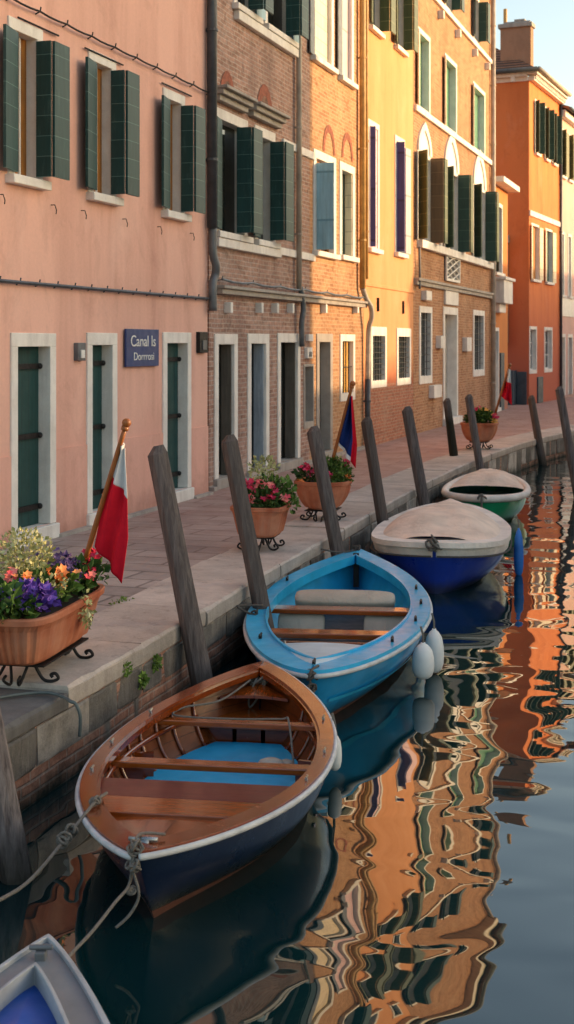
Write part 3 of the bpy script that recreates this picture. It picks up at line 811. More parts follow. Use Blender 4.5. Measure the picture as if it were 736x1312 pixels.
MB().box(-.095, -.07, lerp(s0, s1, .55), s1-.02, h0, h1).build('pane_reflection', M['gold'], w)  # strip in front of the glass, painted as its golden reflection
b.grille(w, s0, s1, h0, h1, 3, 1)
wallbox(b, 392, 398, 428, 437, 'meter_box', 'stone', None); wallbox(b, 390.5, 397, 445, 459, 'meter_box', 'stone', 'pipe')
b.pipe([(.08, F2.s(378), hl+.2), (.08, F2.s(378), 13.9)], .05, 'pipe_pale')
b.pipe([(.09, F2.s(379), hl+.25), (.12, F2.s(381), hl-.1), (.1, F2.s(380), hl-.4), (.08, F2.s(382), hl-.8)], .05, 'pipe')
b.pipe([(.1, F2.s(459), hl+.4), (.1, F2.s(459), 13.9)], .065, 'pipe_ochre')
b.pipe([(.1, F2.s(463.5), hl+.6), (.1, F2.s(463.5), 13.9)], .05, 'pipe_ochre')
s = F2.s(464)
b.pipe([(.1, F2.s(459), hl+.4), (.13, s-.12, hl+.18), (.2, s-.02, hl+.02), (.2, s+.05, hl-.2), (.12, s+.1, hl-.5), (.1, s+.1, hl-1.5)], .055, 'pipe_pale')
b.pipe([(.1, s+.1, 0), (.1, s+.1, hl-1.5)], .06, 'pipe_dark')
xs = [b.s0+.01]
for (a, c, h0_, _h) in sorted([h for h in b.holes if h[2] < .2]): xs += [a-.04, c+.04]
xs.append(b.s1-.01)
for a, c in zip(xs[::2], xs[1::2]):
    if c > a: b.part(MB().box(-.02, .08, a, c, -.05, .06), 'base_course', M['stone_grey'])
b.finish(second=(F2.s(397), 'brick_sunlit'))  # sunlit copy of the brick takes over at the shadow edge

# ---- narrow ochre house
y_ = B(F2, 'ochre_house', 'narrow sunlit ochre house with navy and lilac shutters', F2.s(466.2), F2.s(530), 14.2, 'yellow')
for (uL, uR, vT, vB) in ((473, 490, 160, 317), (507.5, 519.5, 180, 323)):
    s0, s1, h0, h1 = y_.px(uL, uR, vT, vB); s1 = s0+.72
    w = y_.opening('window', s0, s1, h0, h1, .13, depth=.1, pane='navy_shutter', pname='inner_shutter')
    y_.leaf(w, (.03, s0+.02), (.15 if uL < 500 else .21, s0+.02), h0+.02, h1-.03, 'navy_shutter')
    if uL < 500: y_.leaf(w, (.0, s1-.02), (-.03, s0+.03), h0+.01, h1-.01, 'lilac', .03)
    else: y_.leaf(w, (.032, s1+.02), (.06, s1+.42), h0+.02, h1-.06, 'lilac')
for (uL, vB) in ((475, 33), (507, 58)):
    s0 = F2.s(uL); h0 = F2.h(uL, vB); h1 = h0+2.0
    w = y_.opening('window', s0, s0+.75, h0, h1, .13, depth=.1, pane='glass_dark'); y_.bifold(w, s0, s0+.72, h0, h1, 'shutter_olive', lm='shutter_olive', da=.22, db=.42)
    w = y_.opening('window', s0, s0+.75, h0+2.95, h0+4.1, .12, depth=.1, pane='glass_dark')
for (uL, uR, vT, vB) in ((477, 493, 430, 488), (510, 524.5, 431, 485)):
    s0, s1, h0, h1 = y_.px(uL, uR, vT, vB)
    w = y_.opening('window', s0, s1, h0, h1, .14, .2, depth=.12, pane='glass', sill='', fb=.16); y_.grille(w, s0, s1, h0, h1, 4, 7)
    a = lerp(s0, s1, .4); hz = F2.h(485, 399)
    y_.part(MB().box(-.01, .05, a-.02, a+.02, hz, hz+.3), 'wall_anchor', M['iron'])
y_.band('string_course', y_.s0+.05, y_.s1-.02, F2.h(500, 371), F2.h(500, 371)+.07, .03, 'yellow')
y_.finish()

# ---- tall brick house with pointed arches
a_ = B(F2, 'arcaded_brick_house', 'tall brick house with three pointed arched windows and a white stone doorway', F2.s(530.2), F2.s(630), 15.2, 'brick_arch', 7.0)
def pointed(sc_, hw, hb_, hk, n=9):
    """Outline of a pointed arch from the right springing over the apex to the left springing."""
    L = [(sc_+hw*(1-(i/n)**1.9), hb_+hk*(i/n)**.82) for i in range(n+1)]
    return L + [(2*sc_-s, h) for s, h in L[-2::-1]]
s_def = ((534.5, 552, 190, 156), (569, 587, 206, 168), (606, 622, 226, 191))
H0 = F2.h(540, 308); H1 = F2.h(536, 192)
for (uL, uR, vS, vA) in s_def:
    a, c = F2.s(uL), F2.s(uR); cc = (a+c)/2; hw = (c-a)/2; hk = F2.h((uL+uR)/2, vA)-H1
    out = pointed(cc, hw, H1, hk); inn = pointed(cc, hw*.74, H1, hk*.74)
    q = MB()
    for i in range(len(out)-1): q.hexa([(-.04, *out[i]), (-.04, *out[i+1]), (-.04, *inn[i+1]), (-.04, *inn[i]), (.05, *out[i]), (.05, *out[i+1]), (.05, *inn[i+1]), (.05, *inn[i])])
    ar = a_.part(q, 'pointed_arch', M['stone'])
    q = MB(); q.v = [(.012, s, h) for s, h in inn]; q.face(range(len(inn))); q.build('arch_infill', M['white'], ar)
    s0, s1 = a+.12, c-.12
    w = a_.opening('window', s0, s1, H0, H1-.1, .12, .1, depth=.15, pane='glass_dark', sash='white', sill='')
    a_.leaf(w, (.30, s0-.36), (.03, s0-.1), H0, H1-.04, 'shutter_olive' if uL < 540 else 'shutter_dark')
    a_.leaf(w, (.03, s1+.02), (.36, s1+.03), H0, H1-.04, 'brown_shutter' if uL < 540 else 'shutter_dark')
    a_.leaf(w, (.36, s1+.033), (.36, s1+.4), H0, H1-.04, 'shutter_olive')
for u in (564, 594, 574):
    s = F2.s(u); a_.part(MB().box(-.03, .06, s-.07, s+.07, H0, H1-.05), 'colonnette', M['stone'], bevel=.02)
a_.band('window_apron', F2.s(535), F2.s(628), H0-.2, H0-.003, .14)
for (uL, uR, vT) in ((537, 549.5, 41), (571, 584, 62), (607, 620.5, 92)):
    s0, s1 = F2.s(uL), F2.s(uR); h0 = F2.h(536, 134); h1 = F2.h(537, 41)
    w = a_.opening('window', s0, s1, h0, h1, .13, depth=.18, pane='shutter_jade', pname='closed_shutter', sill='', fb=.02)
    a_.leaf(w, (.03, s0), (.1, s0-.4), h0, h1, 'cream_shutter')
hs = F2.h(532, 142); a_.band('string_course', a_.s0+.02, a_.s1-.02, hs, hs+.15, .08)
hs = F2.h(566, 7)-.1; a_.band('string_course', a_.s0+.02, a_.s1-.02, hs, hs+.14, .08)
for u in (562, 584, 606, 622):
    s = F2.s(u); a_.part(MB().box(-.02, .16, s-.06, s+.06, hs-.35, hs-.12), 'corbel', M['stone'], bevel=.02)
for u in (537, 571, 607):
    s0 = F2.s(u); w = a_.opening('window', s0, s0+.75, hs+.24, hs+1.5, .13, depth=.15, pane='glass_dark', sill=''); a_.bifold(w, s0, s0+.75, hs+.24, hs+1.5, 'shutter_dark', da=.25, db=.4)
# lattice panel under the middle window
s0, s1, h0, h1 = a_.px(569.5, 587, 325, 359)
lat = a_.part(MB().box(-.03, .03, s0, s1, h0, h1), 'lattice_panel', M['stone_dark'])
q = MB()
for (c, d, e, f) in ((s0, s0+.08, h0, h1), (s1-.08, s1, h0, h1), (s0+.08, s1-.08, h0, h0+.07), (s0+.08, s1-.08, h1-.07, h1)): q.box(.02, .075, c, d, e, f)
for i in range(3):
    for j in range(2):
        c0, c1 = lerp(s0+.08, s1-.08, j/2), lerp(s0+.08, s1-.08, (j+1)/2); e0, e1 = lerp(h0+.07, h1-.07, i/3), lerp(h0+.07, h1-.07, (i+1)/3)
        q.slab((.032, c0), (.032, c0+.001), .001, e0, e0+.001)
        q.tube([(.05, c0, e0), (.05, c1, e1)], .022, 5); q.tube([(.05, c0, e1), (.05, c1, e0)], .022, 5)
q.build('lattice', M['stone'], lat)
hs = F2.h(534, 365); q = MB(); q.box(-.05, .09, a_.s0+.05, a_.s1-.02, hs, hs+.1); q.box(-.05, .14, a_.s0+.05, a_.s1-.02, hs+.1, hs+.17)
a_.part(q, 'string_course', M['stone_grey'], bevel=.01)
for (uL, uR, vT, vB) in ((539, 551.7, 400, 482), (607.5, 619.5, 403.5, 474)):
    s0, s1, h0, h1 = a_.px(uL, uR, vT, vB)
    w = a_.opening('window', s0, s1, h0, h1, .16, depth=.16, pane='glass', sill='', fb=.2); a_.grille(w, s0, s1, h0, h1, 3, 8)
s0, s1, h0, h1 = a_.px(569.5, 585, 402, 540)
w = a_.opening('door', s0, s1, .2, h1, .17, .2, depth=.26, pane='door_pale', pname='door_panel', sill='', fb=0.0)
MB().box(-.3, .15, s0-.2, s1+.2, 0, .195).build('threshold', M['stone'], w, bevel=.01)
a_.band('door_lintel', s0-.05, s1+.05, h1+.26, h1+.75, .06)
for (uL, uR, vT, vB) in ((540, 547, 372, 384), (559, 564.5, 430, 446), (593, 599, 432, 450), (550, 560, 494, 510)):
    wallbox(a_, uL, uR, vT, vB, 'wall_box', 'stone', None, .14)
a_.pipe([(.1, F2.s(628.5), F2.h(629, 530)), (.1, F2.s(628.5), 15.0)], .075, 'pipe_pale')
a_.pipe([(.1, a_.s0+.25, hs-.1), (.1, a_.s0+.25, hs+.4), (.1, a_.s0+.2, H0-.2)], .03, 'pipe')
a_.finish()

# ---- low annex in the gap
n_ = B(F2, 'low_annex', 'low ochre annex squeezed in beside the orange house', F2.s(630.3), F2.s(651), F2.h(632, 233), 'ochre2', 4.0)
s0, s1, h0, h1 = n_.px(634.5, 643, 262, 348)
w = n_.opening('window', s0, s1, h0, h1, .13, depth=.12, pane='glass_dark', sash='brown_shutter')
hb_ = F2.h(632, 388)
q = MB(); q.box(.004, .38, F2.s(631.5), F2.s(643), hb_, hb_+.75); q.box(.003, .45, F2.s(631), F2.s(644), hb_+.75, hb_+.85); q.box(.003, .2, F2.s(633), F2.s(641), hb_-.3, hb_)
n_.part(q, 'balcony_box', M['stone'], bevel=.015)
s0, s1, h0, h1 = n_.px(632.5, 638.5, 424, 500)
w = n_.opening('door', s0, s1, .12, h1, .12, depth=.1, pane='door_white', pname='door_panel', sill='', fb=0.0)
MB().box(-.05, .1, s0-.1, s1+.1, 0, .115).build('threshold', M['stone'], w)
MB().box(-.095, -.07, s0+.05, s1-.05, h1-.75, h1-.08).build('door_light', M['glass_dark'], w)
n_.band('eave_cornice', n_.s0, n_.s1+.1, n_.top-.02, n_.top+.16, .4)
n_.part(MB().box(-.03, .05, F2.s(640.5), F2.s(645), .0, F2.h(642, 452)), 'side_panel', M['bluegrey'])
n_.finish(roof=False)
q = MB(); q.box(-3.9, -.02, n_.s0+.02, n_.s1-.02, n_.top-.01, n_.top+.1); n_.part(q, 'roof', M['tile'])

# ---- orange house on the corner
F3 = Facade(-7.2, 50.0, .079)
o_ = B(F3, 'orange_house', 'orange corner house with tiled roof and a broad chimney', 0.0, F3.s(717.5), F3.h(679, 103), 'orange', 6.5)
sN = o_.s1
hA0, hA1 = F3.h(684, 194), F3.h(690, 132)
for uL in (686, 698.5, 708.5):
    s0 = F3.s(uL); w = o_.opening('window', s0, s0+.5, hA0, hA1, .08, depth=.12, pane='glass_dark')
    o_.leaf(w, (.20, s0-.2), (.03, s0-.05), hA0, hA1, 'shutter_dark'); o_.leaf(w, (.03, s0+.5), (.28, s0+.5), hA0, hA1, 'shutter_dark'); o_.leaf(w, (.04, s0+.52), (.06, s0+.75), hA0, hA1, 'cream_shutter')
hB0, hB1 = F3.h(681, 357), F3.h(681, 288)
for uL, uR, pn in ((681.5, 690, 'amber'), (699.5, 707, 'shutter_dark')):
    s0, s1 = F3.s(uL), F3.s(uR); w = o_.opening('window', s0, s1, hB0, hB1, .09, depth=.1, pane=pn, pname='closed_shutter')
    o_.leaf(w, (.03, s1+.02), (.05, s1+.55), hB0, hB1, 'cream_shutter')
    o_.leaf(w, (.05, s0-.3), (.03, s0-.06), hB0, hB1, 'cream_shutter')
hs = F3.h(679, 276); o_.band('string_course', .01, sN-.02, hs, hs+.2, .06)
for uL, uR in ((677.8+1.6, 687), (698.5, 707)):
    s0, s1 = F3.s(uL), F3.s(uR); h0, h1 = F3.h(680, 474), F3.h(680, 422)
    w = o_.opening('window', s0, s1, h0, h1, .12, depth=.16, pane='glass', sill='', fb=.14, sash='white')
q = MB()
for uL, uR in ((688.5, 695),): q.box(-.02, .05, F3.s(uL), F3.s(uR), 0.0, F3.h(688, 483))
o_.part(q, 'meter_panel', M['bluegrey'], bevel=.01)
q = MB(); q.box(-1.0, -.45, -.62, -.002, 0.0, 1.25); q.box(-.44, -.08, -.10, -.002, 0, 1.2)
o_.part(q, 'cabinet', M['bluegrey'], bevel=.015)
# cornice with dentils, hip roof and chimney
T = o_.top; q = MB()
q.box(-.05, .2, .0, sN, T, T+.14); q.box(-.05, .34, -.2, sN, T+.2, T+.36)
s = .08
while s < sN-.1: q.box(-.02, .26, s, s+.1, T+.05, T+.2); s += .24
q.box(-6.5, -.05, -.2, .02, T+.14, T+.36); q.box(-6.5, -.06, -.04, .03, T-.02, T+.14)
for x in (-.5, -1.6, -2.7): q.box(x-.14, x, -.18, -.003, T-.04, T+.14)
o_.part(q, 'eave_cornice', M['stone'])
q = MB(); e = .36; R = T+.36; L = sN
A = [(e, -e*.7, R), (e, L, R), (-6.5, L, R), (-6.5, -e*.7, R)]; mid = -3.2
q.quad(A[0], A[1], (mid, L, R+2.3), (mid, 3.2, R+2.3)); q.tri(A[3], A[0], (mid, 3.2, R+2.3)); q.quad(A[2], A[3], (mid, 3.2, R+2.3), (mid, L, R+2.3))
o_.part(q, 'roof', M['tile'], solid=.05)
o_.pipe([(e+.06, -e*.7, R), (e+.06, L, R)], .08, 'pipe_pale', 'gutter', False)
o_.pipe([(e, -e*.7-.05, R-.02), (-6.4, -e*.7-.05, R-.02)], .09, 'pipe_dark', 'gutter', False)
ch = o_.part(MB().box(-1.2, -.06, .55, 1.0, R, F3.h(686, 36)), 'chimney', M['chimney'])
zc = F3.h(686, 36); q = MB(); q.box(-1.28, .0, .47, 1.08, zc, zc+.16); q.box(-1.1, -.1, .6, .95, zc+.16, zc+.24); q.box(-.7, -.3, .62, .9, zc+.24, zc+.32)
q.build('chimney_cap', M['stone_grey'], ch, bevel=.02)
q = MB(); q.tube([(-1.05, .7, zc+.16), (-1.05, .7, zc+.75)], .07, 10); q.build('flue', M['pipe_ochre'], ch)
o_.pipe([(-1.55, -.08, F3.h(640, 232)), (-1.55, -.08, T-.1)], .07, 'pipe_pale', 'drainpipe', False)
q = MB(); q.box(-1.25, -.72, -.5, -.004, F3.h(655, 303), F3.h(655, 293)); lb = o_.part(q, 'side_ledge', M['stone_grey'])
q = MB(); q.box(-1.2, -.75, -.22, -.004, F3.h(655, 440), F3.h(655, 304)); o_.part(q, 'flue_shaft', M['chimney'], bevel=.05)
o_.pipe([(.07, sN-.06, 0), (.07, sN-.06, T)], .055, 'pipe_dark')
o_.finish(roof=False)

# ---- pale pink house at the right edge
w_ = B(F3, 'pale_house', 'pale pink and white house at the bend with tall windows', sN+.005, sN+11, o_.top-.2, 'palepink', 6.5)
hs0, hs1 = F3.h(721, 378), F3.h(721, 300)
s = sN+.25; k = 0
while s < sN+10:
    w = w_.opening('window', s, s+.55, hs0, hs1, .12, depth=.12, sash='white', pane='glass')
    w = w_.opening('window', s, s+.7, hA0-.3, hA1-.4, .1, depth=.12, pane='glass_dark'); w_.leaf(w, (.03, s+.72), (.1, s+1.05), hA0-.3, hA1-.4, 'shutter_olive')
    w_.leaf(w, (.25, s-.2), (.03, s), hA0-.3, hA1-.4, 'shutter_olive')
    w = w_.opening('door', s+.05, s+.75, .12, F3.h(722, 432), .14, depth=.2, pane=('door_pale', 'door_brown')[k % 2], pname='door_panel', sill='', fb=0.0)
    s += 1.5; k += 1
hs = F3.h(721, 405); w_.band('white_band', sN+.02, sN+10.9, hs, hs+.75, .04, 'white')
w_.finish()

# ------------------------------------------------------------------ houses on the opposite bank (out of the frame; they shade this side)
m = MB(); bx = 9.3
m.quad((bx, -30, .55), (200, -30, .55), (200, 200, .55), (bx, 200, .55)); m.quad((bx, -30, -1), (bx, 200, -1), (bx, 200, .55), (bx, -30, .55))
tag(m.build('opposite_bank', M['land']), kind='structure')
def far_house(y0, y1, h, wm, label):
    F = Facade(10.2, y0); e = thing('canal_house', label, 'house', (10.2, y0, .55), 0, 'houses on the opposite bank')
    L = y1-y0; q = MB(); q.box(0, 7, 0, L, -.2, h); q.build('wall', M[wm], e)
    r = MB(); r.hexa([(-.4, -.1, h), (3.5, -.1, h+.01), (3.5, L+.1, h+.01), (-.4, L+.1, h), (-.4, -.1, h+.12), (3.5, -.1, h+1.0), (3.5, L+.1, h+1.0), (-.4, L+.1, h+.12)])
    r.hexa([(3.5, -.1, h+.01), (7.4, -.1, h), (7.4, L+.1, h), (3.5, L+.1, h+.01), (3.5, -.1, h+1.0), (7.4, -.1, h+.12), (7.4, L+.1, h+.12), (3.5, L+.1, h+1.0)])
    r.build('roof', M['tile'], e)
    fl = 0
    while 1.0+fl*3+1.9 < h:
        s = .9
        while s+1 < L:
            w = MB(); z = 1.0+fl*3; w.box(-.03, 0.002, s-.12, s, z, z+1.7); w.box(-.03, .002, s+.9, s+1.02, z, z+1.7); w.box(-.03, .002, s-.12, s+1.02, z+1.7, z+1.82); w.box(-.08, .002, s-.16, s+1.06, z-.1, z)
            wo = w.build('window', M['stone'], e)
            MB().box(-.008, .004, s, s+.9, z, z+1.7).build('pane', M['glass_dark'], wo)
            s += 2.3
        fl += 1
    return e
# ------------------------------------------------------------------ boats
class Boat:
    """Double-ended hull: y runs from the near tip (t=-1) to the far tip (t=1), z from the waterline."""
    def __init__(self, name, label, X, Y, h, L, Bm, pn, qn, pf, qf, zn, zm, zf, rake=.22, draft=.14, cat='boat'):
        self.L, self.B, self.pn, self.qn, self.pf, self.qf, self.zn, self.zm, self.zf = L, Bm, pn, qn, pf, qf, zn, zm, zf
        self.rake, self.draft = rake, draft
        self.e = thing(name, label, cat, (X, Y, 0), h)
    def b(self, t):
        p, q = (self.pn, self.qn) if t < 0 else (self.pf, self.qf)
        return self.B*max(0, 1-abs(t)**p)**q
    def z(self, t): return lerp(self.zm, self.zn if t < 0 else self.zf, t*t)
    def ts(self, n=48): return [math.sin(PI/2*(2*i/n-1)) for i in range(n+1)]
    def pt(self, t, w, side, inset=0.0):
        """w = 0 gunwale, 1 keel."""
        b = max(0, self.b(t)-inset); a = abs(t)**2.5; e = lerp(2.9, 1.25, a)
        x = b*(1-.10*w)*max(0, 1-max(w, 0)**e)**lerp(.62, .95, a)
        z = lerp(self.z(t), -self.draft, w)
        return (side*x, t*self.L/2*(1-self.rake*w*(1 if t < 0 else .7)), z)
    def wz(self, t, z): return (self.z(t)-z)/(self.z(t)+self.draft)
    def shell(self, w0, w1, n=10, inset=0.0, dz=0.0, t0=-1, t1=1):
        m = MB()
        ts = [t for t in self.ts() if t0 <= t <= t1]
        for side in (-1, 1):
            n0 = len(m.v)
            for t in ts:
                a, b = (w0(t) if callable(w0) else w0), (w1(t) if callable(w1) else w1)
                for j in range(n+1):
                    x, y, z = self.pt(t, lerp(a, b, j/n), side, inset); m.v.append((x, y, z+dz))
            for i in range(len(ts)-1):
                for j in range(n):
                    q = n0+i*(n+1)+j; m.face((q, q+1, q+n+2, q+n+1))
        return m
    def outline(self, inset=0.0, n=48, dz=0.0, t0=-1, t1=1, w=0.0):
        ts = [t for t in self.ts(n) if t0 <= t <= t1]
        L = []; R = []
        sh = (self.L/2-inset*1.25)/(self.L/2)
        for t in ts:
            x, y, z = self.pt(t, w, 1, inset); y *= sh
            R.append(Vector((x, y, z+dz))); L.append(Vector((-x, y, z+dz)))
        return R, L
    def ring(self, i0, i1, top, bot, t0=-1, t1=1):
        """Gunwale cap between two insets."""
        m = MB()
        Ro, Lo = self.outline(i0, t0=t0, t1=t1); Ri, Li = self.outline(i1, t0=t0, t1=t1)
        for o, i in ((Ro, Ri), (Lo, Li)):
            m.rings([[a+Vector((0, 0, top)), b+Vector((0, 0, top)), b+Vector((0, 0, bot)), a+Vector((0, 0, bot))] for a, b in zip(o, i)])
        return m
    def rail(self, r, dz, inset=-.005):
        R, L = self.outline(inset, dz=dz); m = MB(); m.tube(R, r, 8); m.tube(L, r, 8); return m
    def deck(self, t0, t1, inset, dz, thick=.02, crown=.0, n=14):
        m = MB(); ts = [lerp(t0, t1, i/n) for i in range(n+1)]
        sh = (self.L/2-inset*1.25)/(self.L/2); rs = []
        for t in ts:
            b = max(.002, self.b(t)-inset); y = t*self.L/2*sh; z = self.z(t)+dz
            top = [(b*k, y, z+crown*(1-k*k)) for k in (-1, -.66, -.33, 0, .33, .66, 1)]
            rs.append(top+[(x, y, q-thick) for (x, y, q) in top[::-1]])
        return m.rings(rs)
    def plank(self, t, wy, z, thick, inset, over=0.0):
        """A thwart lying across the boat, its ends fitted to the hull."""
        y = t*self.L/2; m = MB(); P = []
        for q in (y-wy/2, y+wy/2):
            b = self.b(q/(self.L/2))-inset+over; P.append((b, q))
        (b0, y0), (b1, y1) = P
        return m.hexa([(-b0,y0,z-thick),(b0,y0,z-thick),(b1,y1,z-thick),(-b1,y1,z-thick),(-b0,y0,z),(b0,y0,z),(b1,y1,z),(-b1,y1,z)])
    def floor(self, z, t0, t1, inset=.06, name='floor', mat='floor_blue'):
        m = MB(); n = 20; rs = []
        for i in range(n+1):
            t = lerp(t0, t1, i/n); w = self.wz(t, z); x, y, _ = self.pt(t, w, 1, inset)
            rs.append([(-x, y, z), (0, y, z+.004), (x, y, z)])
        for a, b in zip(rs, rs[1:]):
            m.quad(a[0], a[1], b[1], b[0]); m.quad(a[1], a[2], b[2], b[1])
        return m.build(name, M[mat], self.e)
    def ribs(self, ts, z, inset, mat, r=.016):
        for t in ts:
            for side in (-1, 1):
                m = MB(); w1 = self.wz(t, z); pts = [self.pt(t, lerp(.05, w1, k/7), side, inset) for k in range(8)]
                m.tube(pts, r, 5)
                m.build('rib', M[mat], self.e, smooth=True)
    def hull(self, mat, boot='red_bottom', zb=.055, inner='inner_wood', zi=.03):
        self.shell(0.0, lambda t: self.wz(t, zb)).build('hull', M[mat], self.e, smooth=True)
        self.shell(lambda t: self.wz(t, zb), 1.0, 5, inset=-.003).build('hull_bottom', M[boot], self.e, smooth=True)
        if inner: self.shell(.03, lambda t: min(.96, self.wz(t, zi)), 8, inset=.035, dz=.0, t0=-.985, t1=.985).build('inner_planking', M[inner], self.e, smooth=True)
    def part(self, m, name, mat, **kw): return m.build(name, M[mat], self.e, **kw)
    def world(self, p): 
        c, s = math.cos(self.e.rotation_euler.z), math.sin(self.e.rotation_euler.z)
        return Vector((self.e.location.x+p[0]*c-p[1]*s, self.e.location.y+p[0]*s+p[1]*c, p[2]))

def rope(name, label, pts, r=.012, mat='rope', seg=6, n=6, knots=(), cat='rope', group=None):
    m = MB(); P = spline(pts, n); m.tube(P, r, seg)
    for (c, R) in knots:                      # small wound knots: a few loops around the point
        c = Vector(c)
        for k in range(4):
            ax = Vector((rnd.uniform(-1, 1), rnd.uniform(-1, 1), rnd.uniform(-1, 1))).normalized(); bx_ = ax.orthogonal().normalized(); cx = ax.cross(bx_)
            off = Vector((rnd.uniform(-R, R), rnd.uniform(-R, R), rnd.uniform(-R, R)))*.5
            m.tube([c+off+(bx_*math.cos(a)+cx*math.sin(a))*R*rnd.uniform(.85, 1.1) for a in [2*PI*i/11 for i in range(12)]], r*.9, 5)
    base = P[0]; m.v = [tuple(Vector(v)-base) for v in m.v]
    o = m.build(name, M[mat], None, smooth=True); o.location = base
    return tag(o, label, cat, group)

# ---- varnished wooden boat
bt = Boat('wooden_boat', 'varnished open wooden boat with dark blue hull and bright blue floor', -2.96, 7.587, .173, 3.64, .688, 1.977, .827, 2.149, .863, .44, .36, .48, rake=.24)
W = bt
bt.hull('navy_hull', zb=.05, zi=.06)
bt.part(bt.ring(-.008, .075, .012, -.022), 'gunwale', 'varnish', bevel=.006)
bt.part(bt.rail(.017, -.012, -.016), 'rub_rail', 'rail', smooth=True)
bt.part(bt.ring(.075, .092, -.004, -.04), 'gunwale_trim', 'varnish')
bt.floor(.085, -.6, .72)
bt.part(bt.deck(-.985, -.50, .055, -.085, crown=.02), 'foredeck', 'varnish_deck')
bt.part(bt.plank(-.475, .25, .335, .045, .05), 'thwart', 'varnish_x', bevel=.006)
bt.part(bt.plank(-.292, .30, .315, .045, .05), 'thwart', 'mahog', bevel=.006, label='dark red mahogany bench board')
bt.part(bt.plank(.02, .105, .295, .04, .06), 'thwart', 'varnish_x', bevel=.008)
bt.part(bt.plank(.44, .08, .335, .035, .06), 'thwart', 'varnish_x', bevel=.006)
bt.part(bt.plank(.74, .42, .215, .03, .1), 'stern_bench', 'varnish_x', bevel=.006)
bt.part(bt.deck(.80, .985, .06, -.1, crown=.015), 'aft_deck', 'varnish_deck')
y = 1.2; b_ = bt.b(.66)-.14
for k in range(3):
    a, c = lerp(-b_, b_, k/3)+.015, lerp(-b_, b_, (k+1)/3)-.015
    bt.part(MB().box(a, c, y, y+.02, .075, .182), 'bench_front', 'varnish')
for k in (-1, 1):                               # risers that carry the thwarts, ribs below
    m = MB(); pts = []
    for i in range(25):
        t = lerp(-.5, .66, i/24); pts.append(bt.pt(t, bt.wz(t, .255), k, .062))
    m.tube(pts, .02, 5); bt.part(m, 'riser', 'varnish', smooth=True)
bt.ribs([-.15, -.03, .08, .19, .30, .42, .53, .66], .075, .045, 'varnish')
for k in (-1, 1):
    for t in (.08, .2):
        m = MB(); a = bt.pt(t, bt.wz(t, .24), k, .07); c = (a[0]*.80, a[1]+.03, .078); m.slab((c[0], c[1]), (a[0], a[1]), .028, .08, .235)
        bt.part(m, 'knee', 'varnish')
m = MB()
for t in (-.93,):
    c = bt.pt(t, 0, 1); z = bt.z(t); m.tube([(-.07, c[1], z+.03), (.07, c[1], z+.03)], .012, 8); m.box(-.03, .03, c[1]-.02, c[1]+.02, z-.03, z+.03)
bt.part(m, 'bow_cleat', 'steel', smooth=True)
for k in (-1, 1):
    for t in (-.25, .05, .4):
        m = MB(); a = bt.pt(t, 0, k, .035); m.tube([(a[0], a[1]-.03, a[2]+.028), (a[0], a[1]+.03, a[2]+.028)], .008, 6); m.box(a[0]-.006, a[0]+.006, a[1]-.012, a[1]+.012, a[2], a[2]+.03)
        bt.part(m, 'rowlock', 'steel')
ws = lambda t, w, k, i=0.0, dz=0.0: bt.world(Vector(bt.pt(t, w, k, i))+Vector((0, 0, dz)))
# gear lying in the wooden boat
g_ = MB(); c = bt.world((.25, .62, .1)); g_.blob((0, 0, .02), .07, sq=(1.3, 1, .6)); g_.blob((.08, .05, .015), .05, sq=(1, 1, .6))
o = g_.build('boat_bag', M['cushion'], None, smooth=True); o.location = c; tag(o, 'small grey bag on the blue floor of the wooden boat', 'bag')
rope('coiled_line', 'line coiled beside the thwart inside the wooden boat', [bt.world((-.42+.08*math.cos(i*1.1), -.02-.2+.06*math.sin(i*1.1), .09+.004*i)) for i in range(16)], .011, 'rope', n=4)
rope('stern_line', 'pale line draped across the thwart of the wooden boat', [bt.world(p) for p in ((-.05, 1.55, .42), (-.2, 1.2, .36), (-.40, 1.0, .36), (-.42, .82, .35), (0, .79, .352), (.28, .80, .36), (.34, .76, .355), (.42, .45, .12))], .007)
tip = bt.world((0, 1.74, .47))
rope('stern_painter', 'white rope bunched at the far tip of the wooden boat', [tip+Vector((.02, -.02, .01)), tip+Vector((.06, -.10, -.04)), tip+Vector((.02, -.13, -.18)), tip+Vector((-.04, -.16, -.25)), tip+Vector((-.03, -.12, -.08)), tip], .009, knots=[(tip+Vector((.01, -.09, -.07)), .055), (tip+Vector((0, -.1, -.13)), .06)])
bow = bt.world((0, -1.80, .46))
boatB_pt = at_z(80, 1234, .44)
rope('bow_rope', 'knotted mooring rope hanging from the bow of the wooden boat', [bt.world((.09, -1.62, .46)), bt.world((-.02, -1.70, .48)), bow+Vector((0, -.05, -.04)), bow+Vector((-.02, -.05, -.16)), lerp(bow, boatB_pt, .35)+Vector((0, 0, -.09)), lerp(bow, boatB_pt, .65)+Vector((0, 0, -.06)), boatB_pt], .0075, knots=[(bow+Vector((0, -.02, .0)), .03), (bow+Vector((0, -.05, -.07)), .028), (bow+Vector((-.01, -.05, -.18)), .018)])
rope('bow_rope_tail', 'loose rope tail dangling below the bow knot of the wooden boat', [bow+Vector((.0, -.045, -.1)), bow+Vector((.03, -.05, -.2)), bow+Vector((.0, -.08, -.28)), bow+Vector((-.05, -.13, -.33))], .007)
A_ = bt.world(bt.pt(-.62, 0, -1, .06)); A_.z += .04; E_ = at_z(-25, 1165, .35)
K_ = lerp(A_, E_, .32)
rope('side_rope', 'mooring rope running from the near left gunwale towards the water corner', [bt.world((-.42, -.84, .38)), A_+Vector((0, 0, .0)), lerp(A_, E_, .2)+Vector((0, 0, -.03)), K_+Vector((0, 0, -.05)), lerp(A_, E_, .65)+Vector((0, 0, -.08)), E_], .009, knots=[(K_+Vector((0, 0, -.04)), .03), (lerp(A_, E_, .24)+Vector((0, 0, -.03)), .024), (A_, .018)])
